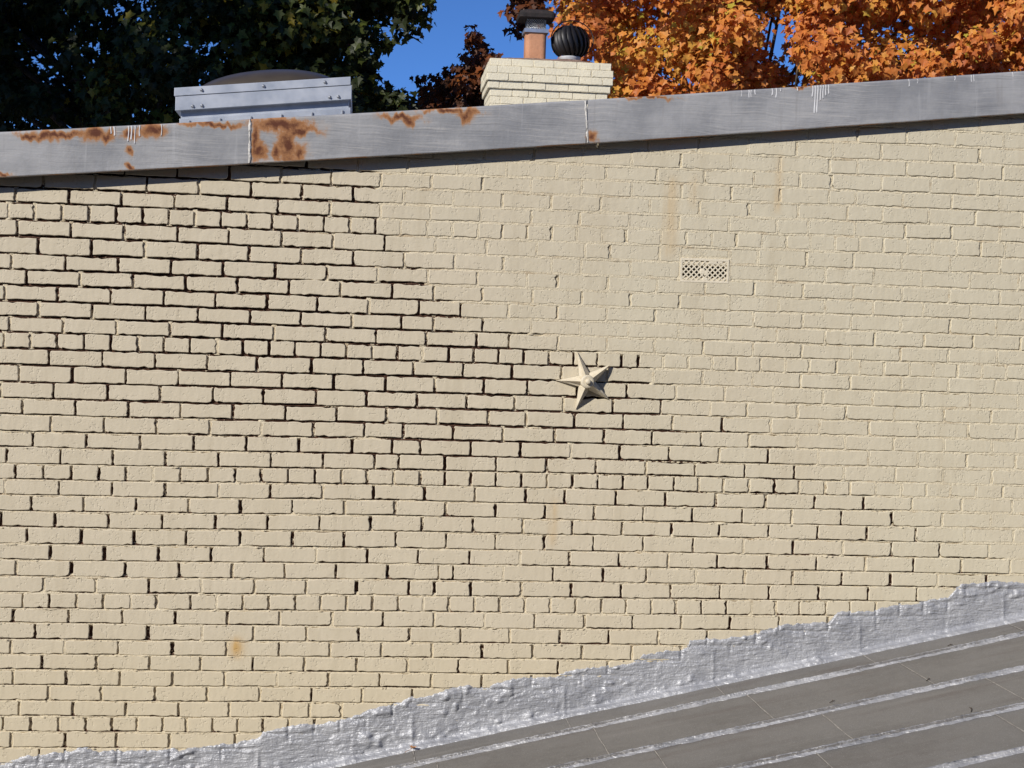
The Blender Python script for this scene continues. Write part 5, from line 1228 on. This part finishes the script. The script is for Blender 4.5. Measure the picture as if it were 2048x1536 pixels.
MAT_GREEN = leaf_mat("green_maple_leaves", [(0.0, (0.014, 0.021, 0.007)), (0.55, (0.032, 0.045, 0.012)), (0.80, (0.085, 0.105, 0.018)), (1.0, (0.30, 0.22, 0.02))], 0.45, 0.30, 0.25)
MAT_REDL = leaf_mat("dark_red_maple_leaves", [(0.0, (0.050, 0.022, 0.012)), (0.5, (0.130, 0.042, 0.016)), (0.9, (0.30, 0.085, 0.018)), (1.0, (0.36, 0.13, 0.02))], 0.5, 0.35, 0.3)
MAT_ORANGE = leaf_mat("orange_maple_leaves", [(0.0, (0.52, 0.145, 0.045)), (0.35, (0.76, 0.260, 0.060)), (0.65, (0.84, 0.350, 0.070)), (0.90, (0.86, 0.50, 0.085)), (1.0, (0.54, 0.47, 0.060))], 0.5, 0.40, 0.3)
MAT_SHADE = leaf_mat("shade_tree_leaves", [(0.0, (0.03, 0.045, 0.012)), (1.0, (0.06, 0.08, 0.02))], 0.5, 0.2, 0.3)
tree("green_maple_tree", "dark green maple in shade filling the upper left behind the skylight", (-2.6, 13.6, -5.0), 2.4, CL_GREEN, MAT_GREEN, 100, 0.12, 21, 0.26, 26, 0.2)
tree("red_maple_tree", "small dark red leaved maple between the blue sky gap and the chimney", (1.0, 13.0, -5.0), 1.7, CL_RED, MAT_REDL, 80, 0.105, 22, 0.14, 10, 0.10, 80)
tree("orange_maple_tree", "bright orange autumn maple in full sun filling the upper right behind the coping", (4.6, 12.0, -5.0), 2.0, CL_ORANGE, MAT_ORANGE, 140, 0.098, 23, 0.28, 16, 0.12)
# unseen tall tree added to throw shade on the green and red maples
srng = np.random.default_rng(3)
shade_cl = []
while len(shade_cl) < 175:
    d = srng.uniform(-1, 1, 3)
    if np.linalg.norm(d) > 1: continue
    q = np.array([-14.8, 2.6, 12.2]) + d * np.array([4.3, 4.3, 4.4])
    shade_cl.append((int(q[0] * 100), int(q[1] * 100), int(q[2] * 100), int(srng.uniform(60, 95))))
tree("added_shade_tree", "tall broad tree added outside the frame on the left to shade the green maple", (-15.0, 2.6, -5.0), 9.0, shade_cl, MAT_SHADE, 4.5, 0.42, 24, 0.4, 24)

# ------------------------------------------------------------------ fallen leaf and twigs on the tin roof
MAT_DEAD = simple_mat("dry_leaf", (0.36, 0.17, 0.065), 0.7, var=0.4, nscale=60)
lf = thing("dry_leaf", "curled brown maple leaf lying against the silver flashing at the bottom", "leaf", (0.280, -0.066, float(roof_z(0.28)) + 0.004))
v = []
for x, y in np.concatenate([LEAF, [[0, 0.02]]]):
    a = y * 2.4
    v.append((0.040 * (0.30 * math.sin(a) - 0.25 * x) + 0.022 * x, -0.032 * x - 0.01 * y + 0.004, 0.012 + 0.028 * (0.5 - 0.5 * math.cos(a)) + 0.022 * abs(x)))
v = [(1.25 * p_[0], 1.0 * p_[1], 0.85 * p_[2]) for p_ in v]
mesh_obj("blade", v, [tuple(f) for f in leaf_fan()], MAT_DEAD, lf)
bm = bmesh.new()
limb(bm, [(-0.004, -0.002, 0.012), (-0.018, -0.012, 0.006), (-0.034, -0.026, 0.002)], [0.0012, 0.0010, 0.0014], 5)
bm_obj("stem", bm, MAT_DEAD, lf)
MAT_TWIG = simple_mat("dark_twig", (0.05, 0.035, 0.025), 0.9, var=0.3, nscale=80)
def twig(name, x, y, L, ang, label):
    t_ = thing(name, label, "twig", (x, y, float(roof_z(x)) + 0.004))
    bm = bmesh.new()
    dx, dy = math.cos(ang) * L / 2, math.sin(ang) * L / 2
    limb(bm, [(-dx, -dy, -ROOF_S * dx), (0.1 * dy, -0.1 * dx, 0.002), (dx, dy, ROOF_S * dx + 0.001)], [0.0014, 0.0017, 0.0011], 5)
    k_ = bm_obj("stick", bm, MAT_TWIG, t_)
    bm = bmesh.new()
    limb(bm, [(0.1 * dy, -0.1 * dx, 0.002), (0.5 * dx - 0.3 * dy, 0.5 * dy + 0.3 * dx, 0.006)], [0.0012, 0.0008], 5)
    bm_obj("side_shoot", bm, MAT_TWIG, t_)
for a in TWIGS: twig("twig", *a)
